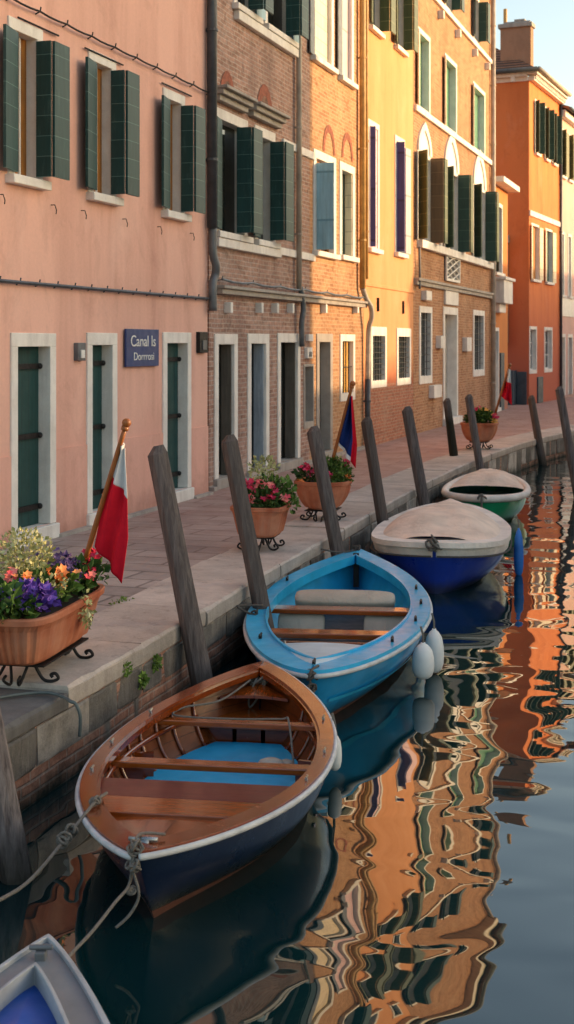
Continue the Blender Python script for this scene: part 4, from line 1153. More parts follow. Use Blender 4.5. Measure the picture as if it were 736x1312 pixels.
# small white fender on the right of the wooden boat
def fender(name, label, top, L, r, mat, group=None):
    e = thing(name, label, 'fender', (top.x, top.y, top.z-L-.12), 0, group)
    m = MB(); prof = [(0.012, 0), (.45, .03), (.8, .11), (.97, .25), (1, .42), (.96, .6), (.8, .8), (.45, .93), (.22, .97), (.2, 1.0)]
    m.rings([[(r*a*math.cos(2*PI*k/16), r*a*math.sin(2*PI*k/16), L*h) for k in range(16)] for a, h in prof]); m.build('fender_body', M[mat], e, smooth=True)
    m = MB(); m.tube([(0, 0, L*.98), (0, 0, L+.06), (-.02, 0, L+.13)], .009, 6); m.build('lanyard', M['rope'], e)
    return e
q = bt.world(bt.pt(.42, .0, 1, -.045)); fender('fender', 'pale fender between the wooden boat and the water', Vector((q.x, q.y, q.z+.03)), .24, .045, 'fender')

# ---- sky blue boat
bt = Boat('blue_rowing_boat', 'sky blue boat with wooden thwarts and beige cushions', -3.42, 11.9, .203, 5.25, .80, 1.66, .62, 2.51, 1.05, .46, .40, .55, rake=.14)
SB = bt
bt.hull('blue_hull', zb=.05, inner='blue_deck', zi=.04)
bt.part(bt.shell(lambda t: .42, lambda t: .47, 1, inset=-.022, t0=-.97, t1=.97), 'hull_strake', 'blue_deck', smooth=True)
bt.part(bt.ring(-.012, .15, .012, -.03), 'gunwale', 'blue_deck', bevel=.008)
bt.part(bt.rail(.018, -.03, -.02), 'rub_rail', 'rail', smooth=True)
bt.part(bt.deck(-.985, -.66, .1, .004, crown=.025), 'foredeck', 'pale_deck')
bt.part(bt.ring(.15, .165, .03, -.06, -.97, .97), 'coaming', 'blue_deck')
bt.floor(.06, -.62, .8, name='floor', mat='dark_in')
bt.part(bt.plank(-.31, .19, .365, .045, .05), 'thwart', 'varnish_x', bevel=.008)
bt.part(bt.plank(.125, .2, .345, .045, .05), 'thwart', 'varnish_x', bevel=.008)
bt.part(bt.plank(-.18, .045, .20, .03, .08), 'foot_brace', 'varnish_x')
bt.ribs([-.3, -.22, -.14, -.06], .07, .045, 'varnish', .022)
m = MB()
for k in (-1, 1):
    pts = [bt.pt(lerp(-.45, .12, i/10), bt.wz(lerp(-.45, .12, i/10), .22), k, .075) for i in range(11)]; m.tube(pts, .022, 5)
bt.part(m, 'riser', 'varnish', smooth=True)
m = MB(); m.hexa([(-.24,-.80,.065),(.24,-.80,.065),(.24,-.5,.065),(-.24,-.5,.065),(-.22,-.78,.19),(.22,-.78,.19),(.22,-.52,.19),(-.22,-.52,.19)]); bt.part(m, 'bilge_box', 'pale_deck', bevel=.02)
m = MB(); ys_ = 2.28
m.box(-.03, .03, ys_-.02, ys_+.02, .2, .56); bt.part(m, 'stem_post', 'iron')
def cushion(bt, label, x0, x1, y0, z0, h, th, tilt, mat='cushion'):
    c = bt.world(((x0+x1)/2, y0, z0)); m = MB(); w = (x1-x0)/2
    def f(u, v):
        a, b = u*2-1, v*2-1; n = 6
        return a, b
    rs = []; N = 24
    for i in range(9):
        k = i/8*2-1; s = (1-abs(k)**3)**.4 if abs(k) < 1 else 0.0
        s = max(s, .05); ring = []
        for j in range(N):
            th_ = 2*PI*j/N; cx, cy = math.cos(th_), math.sin(th_)
            ex = lambda q: math.copysign(abs(q)**.42, q)
            ring.append((w*ex(cx)*lerp(.9, 1, s), k*th*.5, h*.5*ex(cy)*lerp(.85, 1, s)+h*.5))
        rs.append(ring)
    m.rings(rs)
    R = Matrix.Rotation(bt.e.rotation_euler.z, 3, 'Z') @ Matrix.Rotation(tilt, 3, 'X')
    m.v = [tuple(R @ Vector(v)) for v in m.v]
    o = m.build('boat_cushion', M[mat], None, smooth=True); o.location = c
    return tag(o, label, 'cushion')
cushion(bt, 'long beige backrest cushion behind the far thwart of the blue boat', -.48, .48, .56, .315, .18, .11, -.95)
cushion(bt, 'beige seat cushion under the thwart at the left of the blue boat', -.60, -.16, .22, .09, .24, .1, -.5)
cushion(bt, 'beige seat cushion under the thwart at the right of the blue boat', .20, .62, .22, .09, .24, .1, -.5)
def bucket_ring():
    m = MB(); c = bt.world((.02, -.42, .10)); m.tube([(.17*math.cos(a), .17*math.sin(a), 0) for a in [2*PI*i/24 for i in range(25)]], .016, 8)
    o = m.build('pale_hoop', M['rail'], None, smooth=True); o.location = c; tag(o, 'pale hoop lying between the thwarts of the blue boat', 'hoop')
bucket_ring()
for (x, y) in ((-.45, -.62), (.30, -.75)):
    m = MB(); m.blob((x, y, .13), .06); m.tube([(x, y, .13), (x+.02, y-.02, .24)], .015, 6); bt.part(m, 'bilge_fitting', 'steel', smooth=True)
for (t, k) in ((-.93, 0), (-.55, 1), (-.2, 1), (.1, 1), (.35, 1), (-.55, -1), (-.15, -1), (.45, -1), (.95, 0)):
    m = MB(); a = Vector(bt.pt(t, 0, k or 1, .07))
    if k == 0: a.x = 0
    m.tube([a+Vector((0, -.06, .04)), a+Vector((0, .06, .04))], .01, 6); m.box(a.x-.012, a.x+.012, a.y-.02, a.y+.02, a.z, a.z+.045)
    bt.part(m, 'deck_cleat', 'iron')
q1 = bt.world(bt.pt(-.45, .0, 1, -.11)); q2 = bt.world(bt.pt(-.26, 0, 1, -.11))
fender('fender', 'plump white fender hanging nearest on the blue boat', Vector((q1.x, q1.y, q1.z+.08)), .30, .092, 'fender', 'white fenders on the blue boat')
fender('fender', 'longer white fender hanging farther along the blue boat', Vector((q2.x, q2.y, q2.z+.10)), .38, .085, 'fender', 'white fenders on the blue boat')
n_t = bt.world(bt.pt(-1, 0, 1)); 
rope('bow_line', 'short knotted line hanging from the near end of the blue boat', [n_t+Vector((.02, .1, .02)), n_t+Vector((0, -.03, .0)), n_t+Vector((0, -.02, -.12)), n_t+Vector((.02, .02, -.22))], .01, 'rope_dark', knots=[(n_t+Vector((0, .0, -.02)), .035), (n_t+Vector((0, -.02, -.12)), .03)])
f_t = bt.world((0, 2.5, .56))
rope('mooring_line', 'line from the far tip of the blue boat to the leaning post', [f_t, f_t+Vector((-.15, -.2, .0)), Vector((-4.2, 13.9, .62))], .01, 'rope_dark', knots=[(f_t, .04)])
rope('quay_line', 'dark line tied from the blue boat gunwale to the quay post', [bt.world(bt.pt(-.15, 0, -1, .05)), bt.world(bt.pt(-.15, 0, -1, -.1))+Vector((0, 0, .08)), Vector((-4.05, 11.6, .45))], .01, 'rope_dark', knots=[(bt.world(bt.pt(-.15, 0, -1, .05)), .035)])

# ---- royal blue boat under a canvas cover
bt = Boat('covered_boat', 'royal blue boat under a cream canvas cover', -3.46, 16.7, .146, 3.6, .80, 3.4, .42, 1.6, .5, .57, .50, .60, rake=.10)
CB = bt
bt.hull('royal_hull', boot='royal_hull', zb=.03, inner=None)
def cover(bt, prof, t0, t1, name, mat, seed=0, nu=40, nv=22, inset=-.02, dz=.01):
    m = MB(); sh = (bt.L/2-inset*1.25)/(bt.L/2)
    def f(u, v):
        t = math.sin(lerp(math.asin(t0), math.asin(t1), u)); k = v*2-1
        b = bt.b(t)-inset; y = t*bt.L/2*sh
        z = bt.z(t)+dz+prof(t)*(1-abs(k)**3)
        wr = (mnoise.noise(Vector((b*k*3, y*2.2, seed)))*.035+abs(mnoise.noise(Vector((b*k*7+y*2, y*1.3, seed+3))))*-.035)*(1-abs(k)**4) if abs(k) < 1 else 0
        return (b*k, y, z+wr*min(1, prof(t)*6))
    m.grid(f, nu, nv); return m.build(name, M[mat], bt.e, smooth=True)
bt.part(bt.shell(-.04, lambda t: .2, 3, inset=-.022), 'cover_skirt', 'canvas_lip', smooth=True)
bt.part(bt.ring(-.03, .16, .03, -.03), 'cover_hem', 'canvas_lip', smooth=False, bevel=.015)
cover(bt, lambda t: .05+.19*sstep(-.95, -.2, t)*(1-.8*sstep(-.05, 1, t)), -.9, .992, 'canvas_cover', 'canvas', inset=.09, dz=.02)
m = MB(); R, L_ = bt.outline(-.03, dz=-.125); m.tube(R, .012, 6); m.tube(L_, .012, 6); bt.part(m, 'cover_cord', 'rope_dark')
m = MB()                                         # dark tube drawn as the shade in the cover's crease behind the bow band
R, L_ = bt.outline(.15, dz=.032); R = [q for q in R if q.y < .3]; L_ = [q for q in L_ if q.y < .3]; m.tube(R, .012, 5); m.tube(L_, .012, 5); bt.part(m, 'cover_crease_shade', 'rope_dark')
tp = bt.pt(-1, 0, 1)
rope('bow_knot', 'knotted rope on the bow of the covered blue boat', [bt.world((0, tp[1]+.12, .62)), bt.world((0, tp[1]-.04, .60)), bt.world((.02, tp[1]-.05, .50))], .014, 'rope', knots=[(bt.world((0, tp[1]-.03, .57)), .06), (bt.world((0, tp[1]-.03, .62)), .05)])
q = bt.world(bt.pt(-.12, 0, 1, -.12)); fender('fender', 'long blue fender hanging on the covered boat', Vector((q.x, q.y, .69)), .60, .06, 'fender_blue')

# ---- green boat
bt = Boat('green_boat', 'green boat with a cream rim and half open canvas cover', -3.90, 22.28, .13, 3.3, .66, 2.7, .542, 1.69, .402, .44, .41, .50, rake=.12)
bt.hull('green_hull', boot='green_hull', zb=.03, inner='green_in', zi=.05)
bt.floor(.24, -.9, .9, name='floor', mat='green_in')
m = MB(); R, L_ = bt.outline(.0, dz=.01); m.tube(R, .06, 8); m.tube(L_, .06, 8); bt.part(m, 'cover_roll', 'canvas_lip', smooth=True)
cover(bt, lambda t: .04+.16*sstep(-.1, .3, t)*(1-.6*sstep(.6, 1, t)), -.02, .99, 'canvas_cover', 'canvas', seed=4, inset=.04, dz=.02)
bt.part(bt.deck(-.97, -.62, .05, .0, crown=.02), 'foredeck', 'canvas_lip')
tp = bt.pt(-1, 0, 1)
rope('bow_knot', 'pale and red rope knot on the bow of the green boat', [bt.world((0, tp[1]+.1, .5)), bt.world((0, tp[1]-.07, .47)), bt.world((0, tp[1]-.08, .2))], .016, 'rope', knots=[(bt.world((0, tp[1]-.02, .48)), .05)])

# ---- grey decked boat at the bottom left corner
tipw = at_z(62, 1203, .47); hd = .325; L0 = 3.7
c0 = tipw-Vector((-math.sin(hd), math.cos(hd), 0))*(L0/2)
bt = Boat('grey_boat', 'grey decked boat with royal blue tarpaulin in the near corner', c0.x, c0.y, hd, L0, .62, 2.4, .6, 1.45, .88, .45, .42, .47, rake=.15)
bt.hull('grey_deck', boot='red_bottom', zb=.05, inner=None)
def homo(bt, kx, ky, dz):
    R, L_ = bt.outline(0, n=64); f = lambda p: Vector((p.x*kx, p.y*ky, p.z+dz)); return [f(p) for p in R]+[f(p) for p in L_[::-1]][1:-1]
def homo_ring(bt, a, b, ztop, zbot):
    o, i = homo(bt, *a, 0), homo(bt, *b, 0); U = Vector((0, 0, 1)); m = MB()
    rs = [[p+U*ztop, q+U*ztop, q+U*zbot, p+U*zbot] for p, q in zip(o, i)]; rs.append(rs[0]); m.rings(rs, cap=False); return m
bt.part(homo_ring(bt, (1.0, 1.0), (.74, .845), .0, -.03), 'side_deck', 'grey_deck')
bt.part(homo_ring(bt, (1.015, 1.004), (.965, .985), .018, -.05), 'rub_rail', 'grey_rail', bevel=.006)
bt.part(homo_ring(bt, (.75, .85), (.715, .835), .035, -.06), 'coaming', 'grey_rail', bevel=.006)
m = MB(); o = homo(bt, .72, .84, -.035); c = Vector((0, 0, bt.zm+.03)); n0 = len(o)
for k in range(6):
    for p in o:
        q = p.lerp(c, k/6); q.z += .03*math.sin(PI*k/6)+.012*mnoise.noise(q*6); m.v.append(tuple(q))
for k in range(5):
    for j in range(n0): m.face((k*n0+j, k*n0+(j+1) % n0, (k+1)*n0+(j+1) % n0, (k+1)*n0+j))
m.face([5*n0+j for j in range(n0)])
bt.part(m, 'tarpaulin', 'tarp', smooth=True)
m = MB(); yb = L0/2*.91; m.box(-.02, .02, yb-.03, yb+.03, .45, .50); m.tube([(-.045, yb, .51), (.045, yb, .51)], .011, 8); bt.part(m, 'bow_cleat', 'pipe', bevel=.005)

# ------------------------------------------------------------------ mooring posts
def post(label, base, top, r=.078, zb=-.7, on_quay=False):
    r *= rnd.uniform(.86, 1.1)
    base, top = Vector(base), Vector(top); d = (top-base).normalized()
    if not on_quay: base = base+d*((zb-base.z)/d.z)
    e = base.copy(); L = (top-base).length
    m = MB(); n = 12; seg = 12; rs = []
    ph = rnd.uniform(0, 6)
    a = d.cross(Vector((0, 1, 0))).normalized(); b = a.cross(d)
    for i in range(n+1):
        t = i/n; rr = r*(1.04-.1*t)*(1+.03*math.sin(5*t+ph)); c = d*(L*t)
        rs.append([c+(a*math.cos(2*PI*k/seg)+b*math.sin(2*PI*k/seg))*rr*(1+.07*(1 if k % 3 == 0 else -.3)) for k in range(seg)])
    c = d*(L+r*.75)
    rs.append([c+(a*math.cos(2*PI*k/seg)+b*math.sin(2*PI*k/seg))*r*.45-a*r*.25 for k in range(seg)])
    m.rings(rs)
    o = m.build('mooring_post', M['post'], None, smooth=False); o.location = e
    return tag(o, label, 'mooring post', 'mooring posts along the quay')
def lean_post(label, ub, vb, ut, vt, dq=.16, r=.078):
    k = (ub-U0)/FPX; rx, ry = -SY+CY*k, CY+SY*k
    y = 10.0
    for _ in range(30): y = ry*((qx(y)+dq)/rx)
    y = max(4, y)
    post(label, at_y(ub, vb, y), at_y(ut, vt, y), r)
post('stout mooring post leaning at the lower left corner', at_y(20, 1120, 6.35), at_y(-42, 800, 6.35), .085)
lean_post('tall leaning post between the wooden boat and the quay', 258, 868, 202, 582, .16, .085)
lean_post('leaning post in front of the square flower tub', 334, 772, 294, 566)
lean_post('leaning post at the far tip of the sky blue boat', 433, 708, 402, 553)
lean_post('leaning post before the left edge of the covered boat', 490, 663, 470, 540)
lean_post('leaning post behind the canvas crown of the covered boat', 543, 640, 522, 526)
post('weathered post standing on the pavement by the stone doorway', at_z(582, 584, QZ), at_y(573, 514, at_z(582, 584, QZ).y), .085, on_quay=True)
lean_post('leaning post beside the far flower tub', 616, 602, 601, 509)
lean_post('leaning post in the water right of the green boat', 697, 600, 681, 510)
lean_post('farthest leaning post at the right edge', 733, 590, 717, 499)

# ------------------------------------------------------------------ planters with flowers
def leaves(m, c, R, n, size, up=.5, droop=0.0, shape=None, jitter=1.0):
    for _ in range(n):
        while True:
            p = Vector((rnd.uniform(-1, 1), rnd.uniform(-1, 1), rnd.uniform(-1, 1)))
            if .25 < p.length < 1: break
        q = Vector((c[0]+p.x*R[0], c[1]+p.y*R[1], c[2]+p.z*R[2]))
        d = (p*.8+Vector((rnd.gauss(0, .5), rnd.gauss(0, .5), rnd.gauss(up, .5)))*jitter).normalized()
        s = d.orthogonal().normalized(); s = (Matrix.Rotation(rnd.uniform(0, 6.28), 3, d) @ s)
        L = size*rnd.uniform(.6, 1.3); w = L*.36
        n_ = d.cross(s)*L*.15
        a, b2, c2, d2 = q, q+d*L*.5+s*w+n_, q+d*L, q+d*L*.5-s*w+n_
        i = len(m.v); m.v += [tuple(a), tuple(b2), tuple(c2), tuple(d2)]; m.face((i, i+1, i+2, i+3))
def blooms(m, c, R, n, size, petals=5):
    for _ in range(n):
        p = Vector((rnd.gauss(0, .45), rnd.gauss(0, .45), rnd.gauss(0, .45)))
        q = Vector((c[0]+p.x*R[0], c[1]+p.y*R[1], c[2]+p.z*R[2]))
        ax = Vector((rnd.gauss(.3, .4), rnd.gauss(-.5, .4), 1)).normalized(); e1 = ax.orthogonal().normalized(); e2 = ax.cross(e1)
        s = size*rnd.uniform(.7, 1.2); i = len(m.v); m.v.append(tuple(q)); ph = rnd.uniform(0, 6)
        for k in range(petals*2):
            r = s*(1 if k % 2 else .62); a = ph+PI*k/petals
            m.v.append(tuple(q+(e1*math.cos(a)+e2*math.sin(a))*r+ax*s*(.3 if k % 2 else .22)))
        for k in range(petals*2): m.face((i, i+1+k, i+1+(k+1) % (petals*2)))
def planter(label, c, rz, wx, wy, h, z0, flute=26, taper=.72, nexp=5, bulge=0.0, group='terracotta flower planters on the quay'):
    e = thing('flower_planter', label, 'planter', (c[0], c[1], z0), rz, group)
    N = flute*4
    def ring(sx, sy, z, amp=0.0):
        r = []
        for k in range(N):
            a = 2*PI*k/N; ca, sa = math.cos(a), math.sin(a)
            s = (abs(ca)**nexp+abs(sa)**nexp)**(-1/nexp)
            fl = 1+amp*(1 if k % 4 in (0, 1) else -1)
            r.append((wx/2*sx*ca*s*fl, wy/2*sy*sa*s*fl, z))
        return r
    def tp(t): return lerp(taper, 1, t**.8)+bulge*math.sin(PI*t)
    rs = [ring(tp(0)*.6, tp(0)*.9, .0), ring(tp(0)*.95, lerp(tp(0), 1, .3)*.98, .012), ring(tp(.05), lerp(tp(.05), 1, .35), .04)]
    for i in range(1, 8):
        t = i/8*.84; rs.append(ring(tp(t), lerp(tp(t), 1, .4), h*t, .012))
    rs += [ring(1, 1, h*.86), ring(1.055, 1.03, h*.875), ring(1.06, 1.035, h*.97), ring(1.045, 1.025, h), ring(.96, .975, h), ring(.94, .96, h*.88)]
    MB().rings(rs).build('pot', M['terra'], e, smooth=False)
    q = MB(); rr = ring(.945, .962, h*.9); q.v = rr; q.face(range(N)); q.build('soil', M['soil'], e)
    return e
def plant(e, name, mats):
    """Every clump of leaves or blooms becomes a part of the planter."""
    global blooms, leaves
    b0, l0 = blooms, leaves
    for (mat, fn) in mats:
        def one(f0, nm):
            def g(_m, *a, **k):
                m = MB(); f0(m, *a, **k); m.build(nm, M[mat], e, normals=False)
            return g
        blooms = one(b0, 'flowers'); leaves = one(l0, 'foliage' if mat.startswith('leaf') else 'flowers')
        fn(None)
        blooms, leaves = b0, l0
def stand(label, c, rz, wx, wy, z0, h):
    e = thing('planter_stand', label, 'planter stand', (c[0], c[1], z0), rz, 'wrought iron planter stands')
    m = MB(); m.box(-wx*.32, wx*.32, -wy*.36, wy*.36, h-.012, h-.001)
    m.build('tray', M['iron'], e)
    for sy in (-1, 1):
        for sx in (-1, 1):
            m = MB(); y0 = sy*wy*.28
            pts = [(sx*wx*.16, y0, h-.015), (sx*wx*.20, y0, h*.55), (sx*wx*.26, y0, h*.2), (sx*wx*.35, y0, .02), (sx*wx*.42, y0, h*.28), (sx*wx*.39, y0, h*.5), (sx*wx*.34, y0, h*.45), (sx*wx*.36, y0, h*.32)]
            m.tube(spline(pts, 5), .011, 6)
            m.tube(spline([(sx*wx*.1, y0+sy*.01, h-.008), (sx*wx*.05, y0+sy*.08, .012), (sx*wx*.08, y0+sy*.16, h*.35), (sx*wx*.08, y0+sy*.12, h*.5)], 5), .01, 6)
            m.build('scroll_leg', M['iron'], e, smooth=True)
    return e
# near trough
C1, R1 = (-4.47, 8.22), .127
st = stand('black scrolled iron stand under the long near flower trough', C1, R1, .62, 1.2, QZ, .14)
e = planter('long fluted terracotta trough with purple and orange flowers', C1, R1, .56, 1.34, .34, QZ+.14, 30, .66)
H = .34
plant(e, 'foliage', [
 ('leaf', lambda m: [leaves(m, (x, y, H+.06), (.18, .24, .10), 200, .07) for x, y in ((0, -.5), (0, -.2), (.02, .1), (0, .42))]),
 ('leaf_dark', lambda m: [leaves(m, (x, y, H+.07), (.2, .2, .11), 170, .07) for x, y in ((-.05, -.55), (.1, .5), (0, .0))]),
 ('leaf_pale', lambda m: [leaves(m, (-.12, .02, H+.30), (.19, .20, .17), 700, .035), leaves(m, (-.10, .0, H+.14), (.16, .16, .14), 220, .04), leaves(m, (.30, .10, H-.08), (.05, .09, .12), 60, .04, -.6), leaves(m, (.1, -.1, H+.12), (.12, .14, .08), 140, .035)]),
 ('purple', lambda m: [blooms(m, (.10, -.40, H+.09), (.16, .18, .07), 110, .042, 6), blooms(m, (-.15, -.56, H+.15), (.10, .10, .07), 40, .035, 6), leaves(m, (.10, -.40, H+.09), (.15, .16, .08), 200, .06)]),
 ('violet', lambda m: [blooms(m, (-.02, .36, H+.17), (.16, .2, .09), 70, .028), leaves(m, (.0, .33, H+.16), (.16, .18, .1), 130, .04), blooms(m, (.12, .3, H+.1), (.1, .1, .07), 30, .03)]),
 ('orange_f', lambda m: [blooms(m, (.12, .02, H+.15), (.09, .10, .07), 32, .036), blooms(m, (-.02, -.22, H+.19), (.06, .06, .04), 9, .03)]),
 ('red_f', lambda m: [blooms(m, (.16, .60, H+.10+.04*k), (.05, .05, .05), 12, .028) for k in range(4)]),
 ('pink_f', lambda m: [blooms(m, (.20, .42, H+.09), (.05, .06, .03), 8, .032), blooms(m, (-.1, -.2, H+.2), (.06, .06, .04), 8, .028)]),
])
# square tub
C2, R2 = (-4.86, 13.85), .12
stand('thin iron scroll stand under the square flower tub', C2, R2, .52, .58, QZ, .15)
e = planter('square terracotta tub with red flowers and a variegated shrub', C2, R2, .56, .66, .33, QZ+.15, 18, .72)
plant(e, 'foliage', [
 ('leaf_dark', lambda m: [leaves(m, (0, -.05, H+.08), (.28, .26, .15), 520, .06)]),
 ('leaf', lambda m: [leaves(m, (.12, .12, H+.12), (.22, .2, .16), 380, .06), leaves(m, (.3, .1, H), (.08, .16, .1), 90, .05)]),
 ('leaf_pale', lambda m: [leaves(m, (-.02, .22, H+.33), (.17, .16, .16), 210, .05), leaves(m, (-.04, .2, H+.15), (.10, .10, .14), 80, .05)]),
 ('red_f', lambda m: [blooms(m, (x, y, H+z), (.055, .055, .045), 10, .04) for x, y, z in ((-.10, -.15, .22), (.16, -.12, .14), (.2, .02, .10), (.13, -.2, .07))]),
 ('pink_f', lambda m: [blooms(m, (x, y, H+z), (.055, .055, .04), 9, .04) for x, y, z in ((.02, -.12, .22), (.10, -.08, .20), (-.06, -.25, .08), (.26, -.1, .06))]),
])
# round-sided tub
C3, R3 = (-4.93, 16.4), .08
stand('thin iron scroll stand under the rounded tub with the blue flag', C3, R3, .6, .6, QZ, .14)
e = planter('rounded terracotta tub holding a blue and red flag', C3, R3, .66, .66, .36, QZ+.14, 20, .52, 3.2, .12)
plant(e, 'foliage', [
 ('leaf', lambda m: [leaves(m, (.12, .02, H+.13), (.22, .22, .16), 520, .055), leaves(m, (.12, .02, H+.05), (.26, .26, .1), 200, .06)]),
 ('leaf_dark', lambda m: [leaves(m, (-.18, 0, H+.07), (.18, .22, .1), 260, .06)]),
 ('red_f', lambda m: [blooms(m, (x, y, H+z), (.05, .05, .05), 12, .04) for x, y, z in ((-.20, -.1, .17), (-.14, -.14, .13), (.10, -.22, .10), (.27, .1, .22))]),
 ('orange_f', lambda m: [blooms(m, (-.22, -.22, H+.03), (.08, .05, .03), 8, .03), blooms(m, (.32, -.05, H+.06), (.05, .05, .04), 8, .035)]),
 ('leaf_pale', lambda m: [leaves(m, (.1, .1, H+.25), (.14, .12, .06), 70, .04)]),
])
# far tub
C4, R4 = (-5.14, 28.5), .05
stand('thin iron scroll stand under the far tub by the bend', C4, R4, .6, .6, QZ, .16)
e = planter('far terracotta tub with red and yellow flowers by the bend', C4, R4, .74, .66, .40, QZ+.16, 18, .58, 3.5, .1)
plant(e, 'foliage', [
 ('leaf_dark', lambda m: [leaves(m, (0, 0, H+.14), (.3, .28, .15), 620, .075)]),
 ('leaf', lambda m: [leaves(m, (.05, -.05, H+.2), (.24, .24, .13), 300, .07)]),
 ('red_f', lambda m: [blooms(m, (x, y, H+z), (.06, .06, .05), 12, .05) for x, y, z in ((-.12, -.1, .31), (-.05, 0, .33), (.34, -.1, .18))]),
 ('yellow_f', lambda m: [blooms(m, (x, y, H+z), (.07, .07, .05), 12, .045) for x, y, z in ((.1, -.05, .32), (.22, 0, .27), (.3, -.1, .1))]),
])

# ------------------------------------------------------------------ flags on slanted poles, stuck into the planters
def flag(label, base, top, attach, free, cols, y, tilt=.0, r=.02, wave=.04, seed=0):
    """Pole in the plane y = const; cloth = bilinear patch between the pole edge and the free edge, pleated."""
    base, top = Vector(base), Vector(top)
    e = thing('flag', label, 'flag', base)
    m = MB(); d = top-base; m.tube([d*(i/10) for i in range(11)], [r*(1.05-.2*i/10) for i in range(11)], 10); m.build('flag_pole', M['flag_pole'], e, smooth=True)
    m = MB(); n = d.normalized(); m.tube([d-n*.03, d-n*.02, d], r*1.35, 10); m.blob(tuple(d+n*.025), r*1.7); m.build('finial', M['flag_pole'], e, smooth=True)
    P = [[Vector(q)-base for q in row] for row in (attach, free)]      # polylines top -> bottom
    def along(poly, t):
        x = t*(len(poly)-1); i = min(int(x), len(poly)-2); return poly[i].lerp(poly[i+1], x-i)
    def f(u, v, ):
        a, b = along(P[0], u), along(P[1], u); p = a.lerp(b, v)
        env = math.sin(PI*min(1, v*1.2))**.8
        return Vector((p.x+.008*math.sin(9*v+4*u)*env, p.y+wave*env*math.sin(v*11+u*3+seed)+wave*.5*math.sin(v*5-u*6+seed)*env, p.z))
    for (u0, u1, v0, v1, mat, nm) in cols:
        q = MB(); q.grid(lambda a, b: f(lerp(u0, u1, a), lerp(v0, v1, b)), 26, 26); q.build(nm, M[mat], e, smooth=True, solid=.004)
    return e
Y1 = 8.80; P1 = lambda u, v: at_y(u, v, Y1)
flag('white and red flag hanging over the near flower trough', P1(108, 722), P1(161, 546),
     (P1(156, 566), P1(144, 606), P1(131, 650), P1(121, 700)), (P1(160, 578), P1(163, 635), P1(164, 690), P1(156, 748)),
     ((0, .36, 0, 1, 'flag_white', 'white_band'), (.36, 1, 0, 1, 'flag_red', 'red_band')), Y1, wave=.03)
Y3 = 16.45; P3 = lambda u, v: at_y(u, v, Y3)
flag('blue and red flag hanging over the rounded tub', P3(426, 592), P3(451.5, 494),
     (P3(449, 508), P3(444, 530), P3(438, 552), P3(434, 570)), (P3(452, 507), P3(455, 540), P3(458, 570), P3(456, 600)),
     ((0, .93, 0, .70, 'flag_blue', 'blue_band'), (.93, 1, 0, .7, 'flag_white', 'white_edge'), (0, 1, .70, 1, 'flag_red', 'red_band')), Y3, r=.022, wave=.05, seed=2)
Y4 = 28.7; P4 = lambda u, v: at_y(u, v, Y4)
flag('small white and red flag over the far tub', P4(635, 530), P4(653, 469),
     (P4(652, 472), P4(648, 485), P4(645, 497), P4(643, 508)), (P4(655, 474), P4(655, 488), P4(656, 503), P4(656.5, 519)),
     ((0, .4, 0, 1, 'flag_white', 'white_band'), (.4, 1, 0, 1, 'flag_red', 'red_band')), Y4, r=.025, wave=.06, seed=4)

# ------------------------------------------------------------------ small things on the quay
hp = [at_z(-30, 898, QZ+.0), at_z(20, 889, QZ+.0), at_z(60, 886, QZ), at_z(80, 891, QZ), at_z(90, 899, QZ-.01)]
hp = [Vector((q.x, q.y, .592)) for q in hp]; ed = hp[-1]; hp += [Vector((ed.x+.04, ed.y, .575)), Vector((ed.x+.07, ed.y, .50)), Vector((ed.x+.065, ed.y, .38))]
o = rope('quay_hose', 'grey hose lying over the dark coping edge below the near trough', hp, .011, 'hose', cat='hose')
for (lab, u, v, n, s) in (('small green weed growing at the coping joint nearest the step', 161, 857, 90, .05), ('leafy weed tuft in the quay wall below the near coping', 182, 872, 120, .055), ('weed tuft in the quay wall beside the tall post', 199, 850, 120, .055)):
    k = (u-U0)/FPX; rx, ry = -SY+CY*k, CY+SY*k; y = 9
    for _ in range(20): y = ry*(qx(y)+.0)/rx
    P = at_y(u, v, y); m = MB(); leaves(m, (0, 0, 0), (.03, .05, .045), n, s*.6, -.1)
    o = m.build('wall_weed', M['moss'], None, normals=False); o.location = P; tag(o, lab, 'weed', 'weeds in the quay wall')

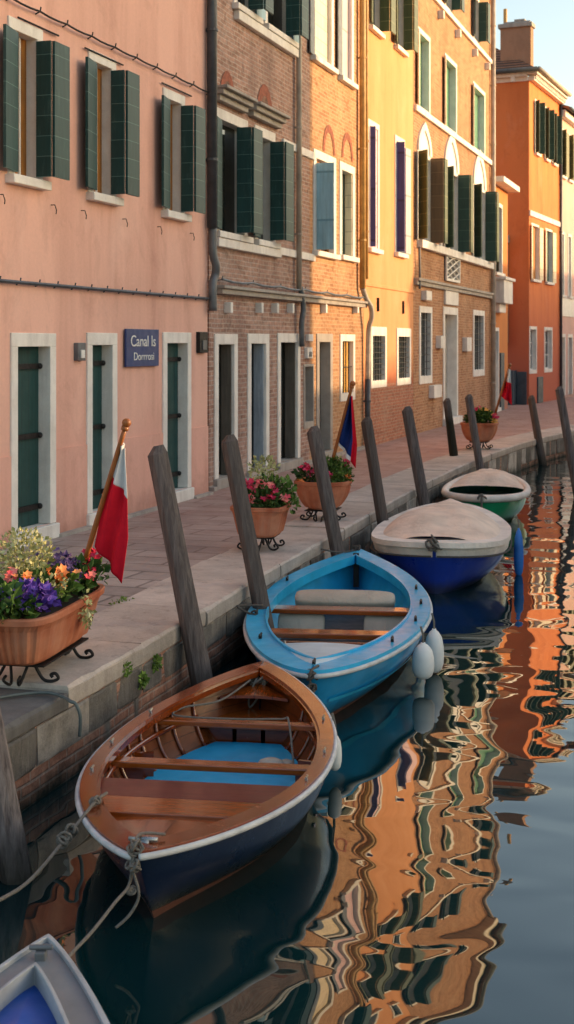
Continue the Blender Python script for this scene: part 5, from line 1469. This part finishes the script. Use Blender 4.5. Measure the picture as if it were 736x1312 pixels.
for (lab, y, n) in (('low moss tuft in the joint behind the near coping', 9.35, 60), ('low moss tuft in the paving joint past the tall post', 10.6, 40)):
    m = MB(); leaves(m, (0, 0, 0), (.06, .22, .012), n, .03, .8); o = m.build('joint_moss', M['moss'], None, normals=False); o.location = (qx(y)-.80, y, QZ+.004); tag(o, lab, 'moss', 'moss tufts in the paving joints')
# ------------------------------------------------------------------ sun, sky, far houses, camera
EL = math.radians(10.0); AZ = math.atan2(.88, .47)       # azimuth from +y towards +x
far_house(8, 20.4, 3.2, 'cream_wall', 'low cream house opposite the wooden boat')
far_house(20.5, 33.7, 12.3, 'palepink', 'tall pale house opposite the pink house')
far_house(33.8, 45.2, 4.6, 'cream_wall', 'lowest house in the gap of the opposite row')
far_house(45.3, 80, 8.2, 'ochre2', 'long ochre house opposite the bend')
S = Vector((math.sin(AZ)*math.cos(EL), math.cos(AZ)*math.cos(EL), math.sin(EL)))
sl = bpy.data.lights.new('sun', 'SUN'); sl.energy = SUN_E; sl.angle = math.radians(.6); sl.color = (1, .66, .36)
so = bpy.data.objects.new('sun', sl); COL.objects.link(so); so.rotation_euler = S.to_track_quat('Z', 'Y').to_euler(); so.location = (20, 40, 30)
world = bpy.data.worlds.new('World'); scene.world = world; world.use_nodes = True
wn = world.node_tree; sk = wn.nodes.new('ShaderNodeTexSky'); sk.sky_type = 'NISHITA'; sk.sun_disc = False
sk.sun_elevation = EL; sk.sun_rotation = AZ; sk.dust_density = 2.2; sk.air_density = 1.0; sk.ozone_density = 0.3
wn.links.new(sk.outputs[0], wn.nodes['Background'].inputs[0]); wn.nodes['Background'].inputs[1].default_value = SKY_S

cam = bpy.data.cameras.new('camera'); co = bpy.data.objects.new('camera', cam); COL.objects.link(co); scene.camera = co
co.location = (0, 0, CAM_H); co.rotation_euler = (PI/2, 0, YAW)
cam.sensor_fit = 'HORIZONTAL'; cam.sensor_width = 36; cam.lens = 36*FPX/736; cam.shift_y = -(656-HOR)/736
cam.clip_start = .1; cam.clip_end = 1500
cam.dof.use_dof = True; cam.dof.focus_distance = 9.5; cam.dof.aperture_fstop = 9.0
scene.view_settings.view_transform = 'Standard'; scene.view_settings.look = 'None'; scene.view_settings.exposure = 0
scene.render.engine = 'CYCLES'; scene.cycles.max_bounces = 8; scene.cycles.use_denoising = True
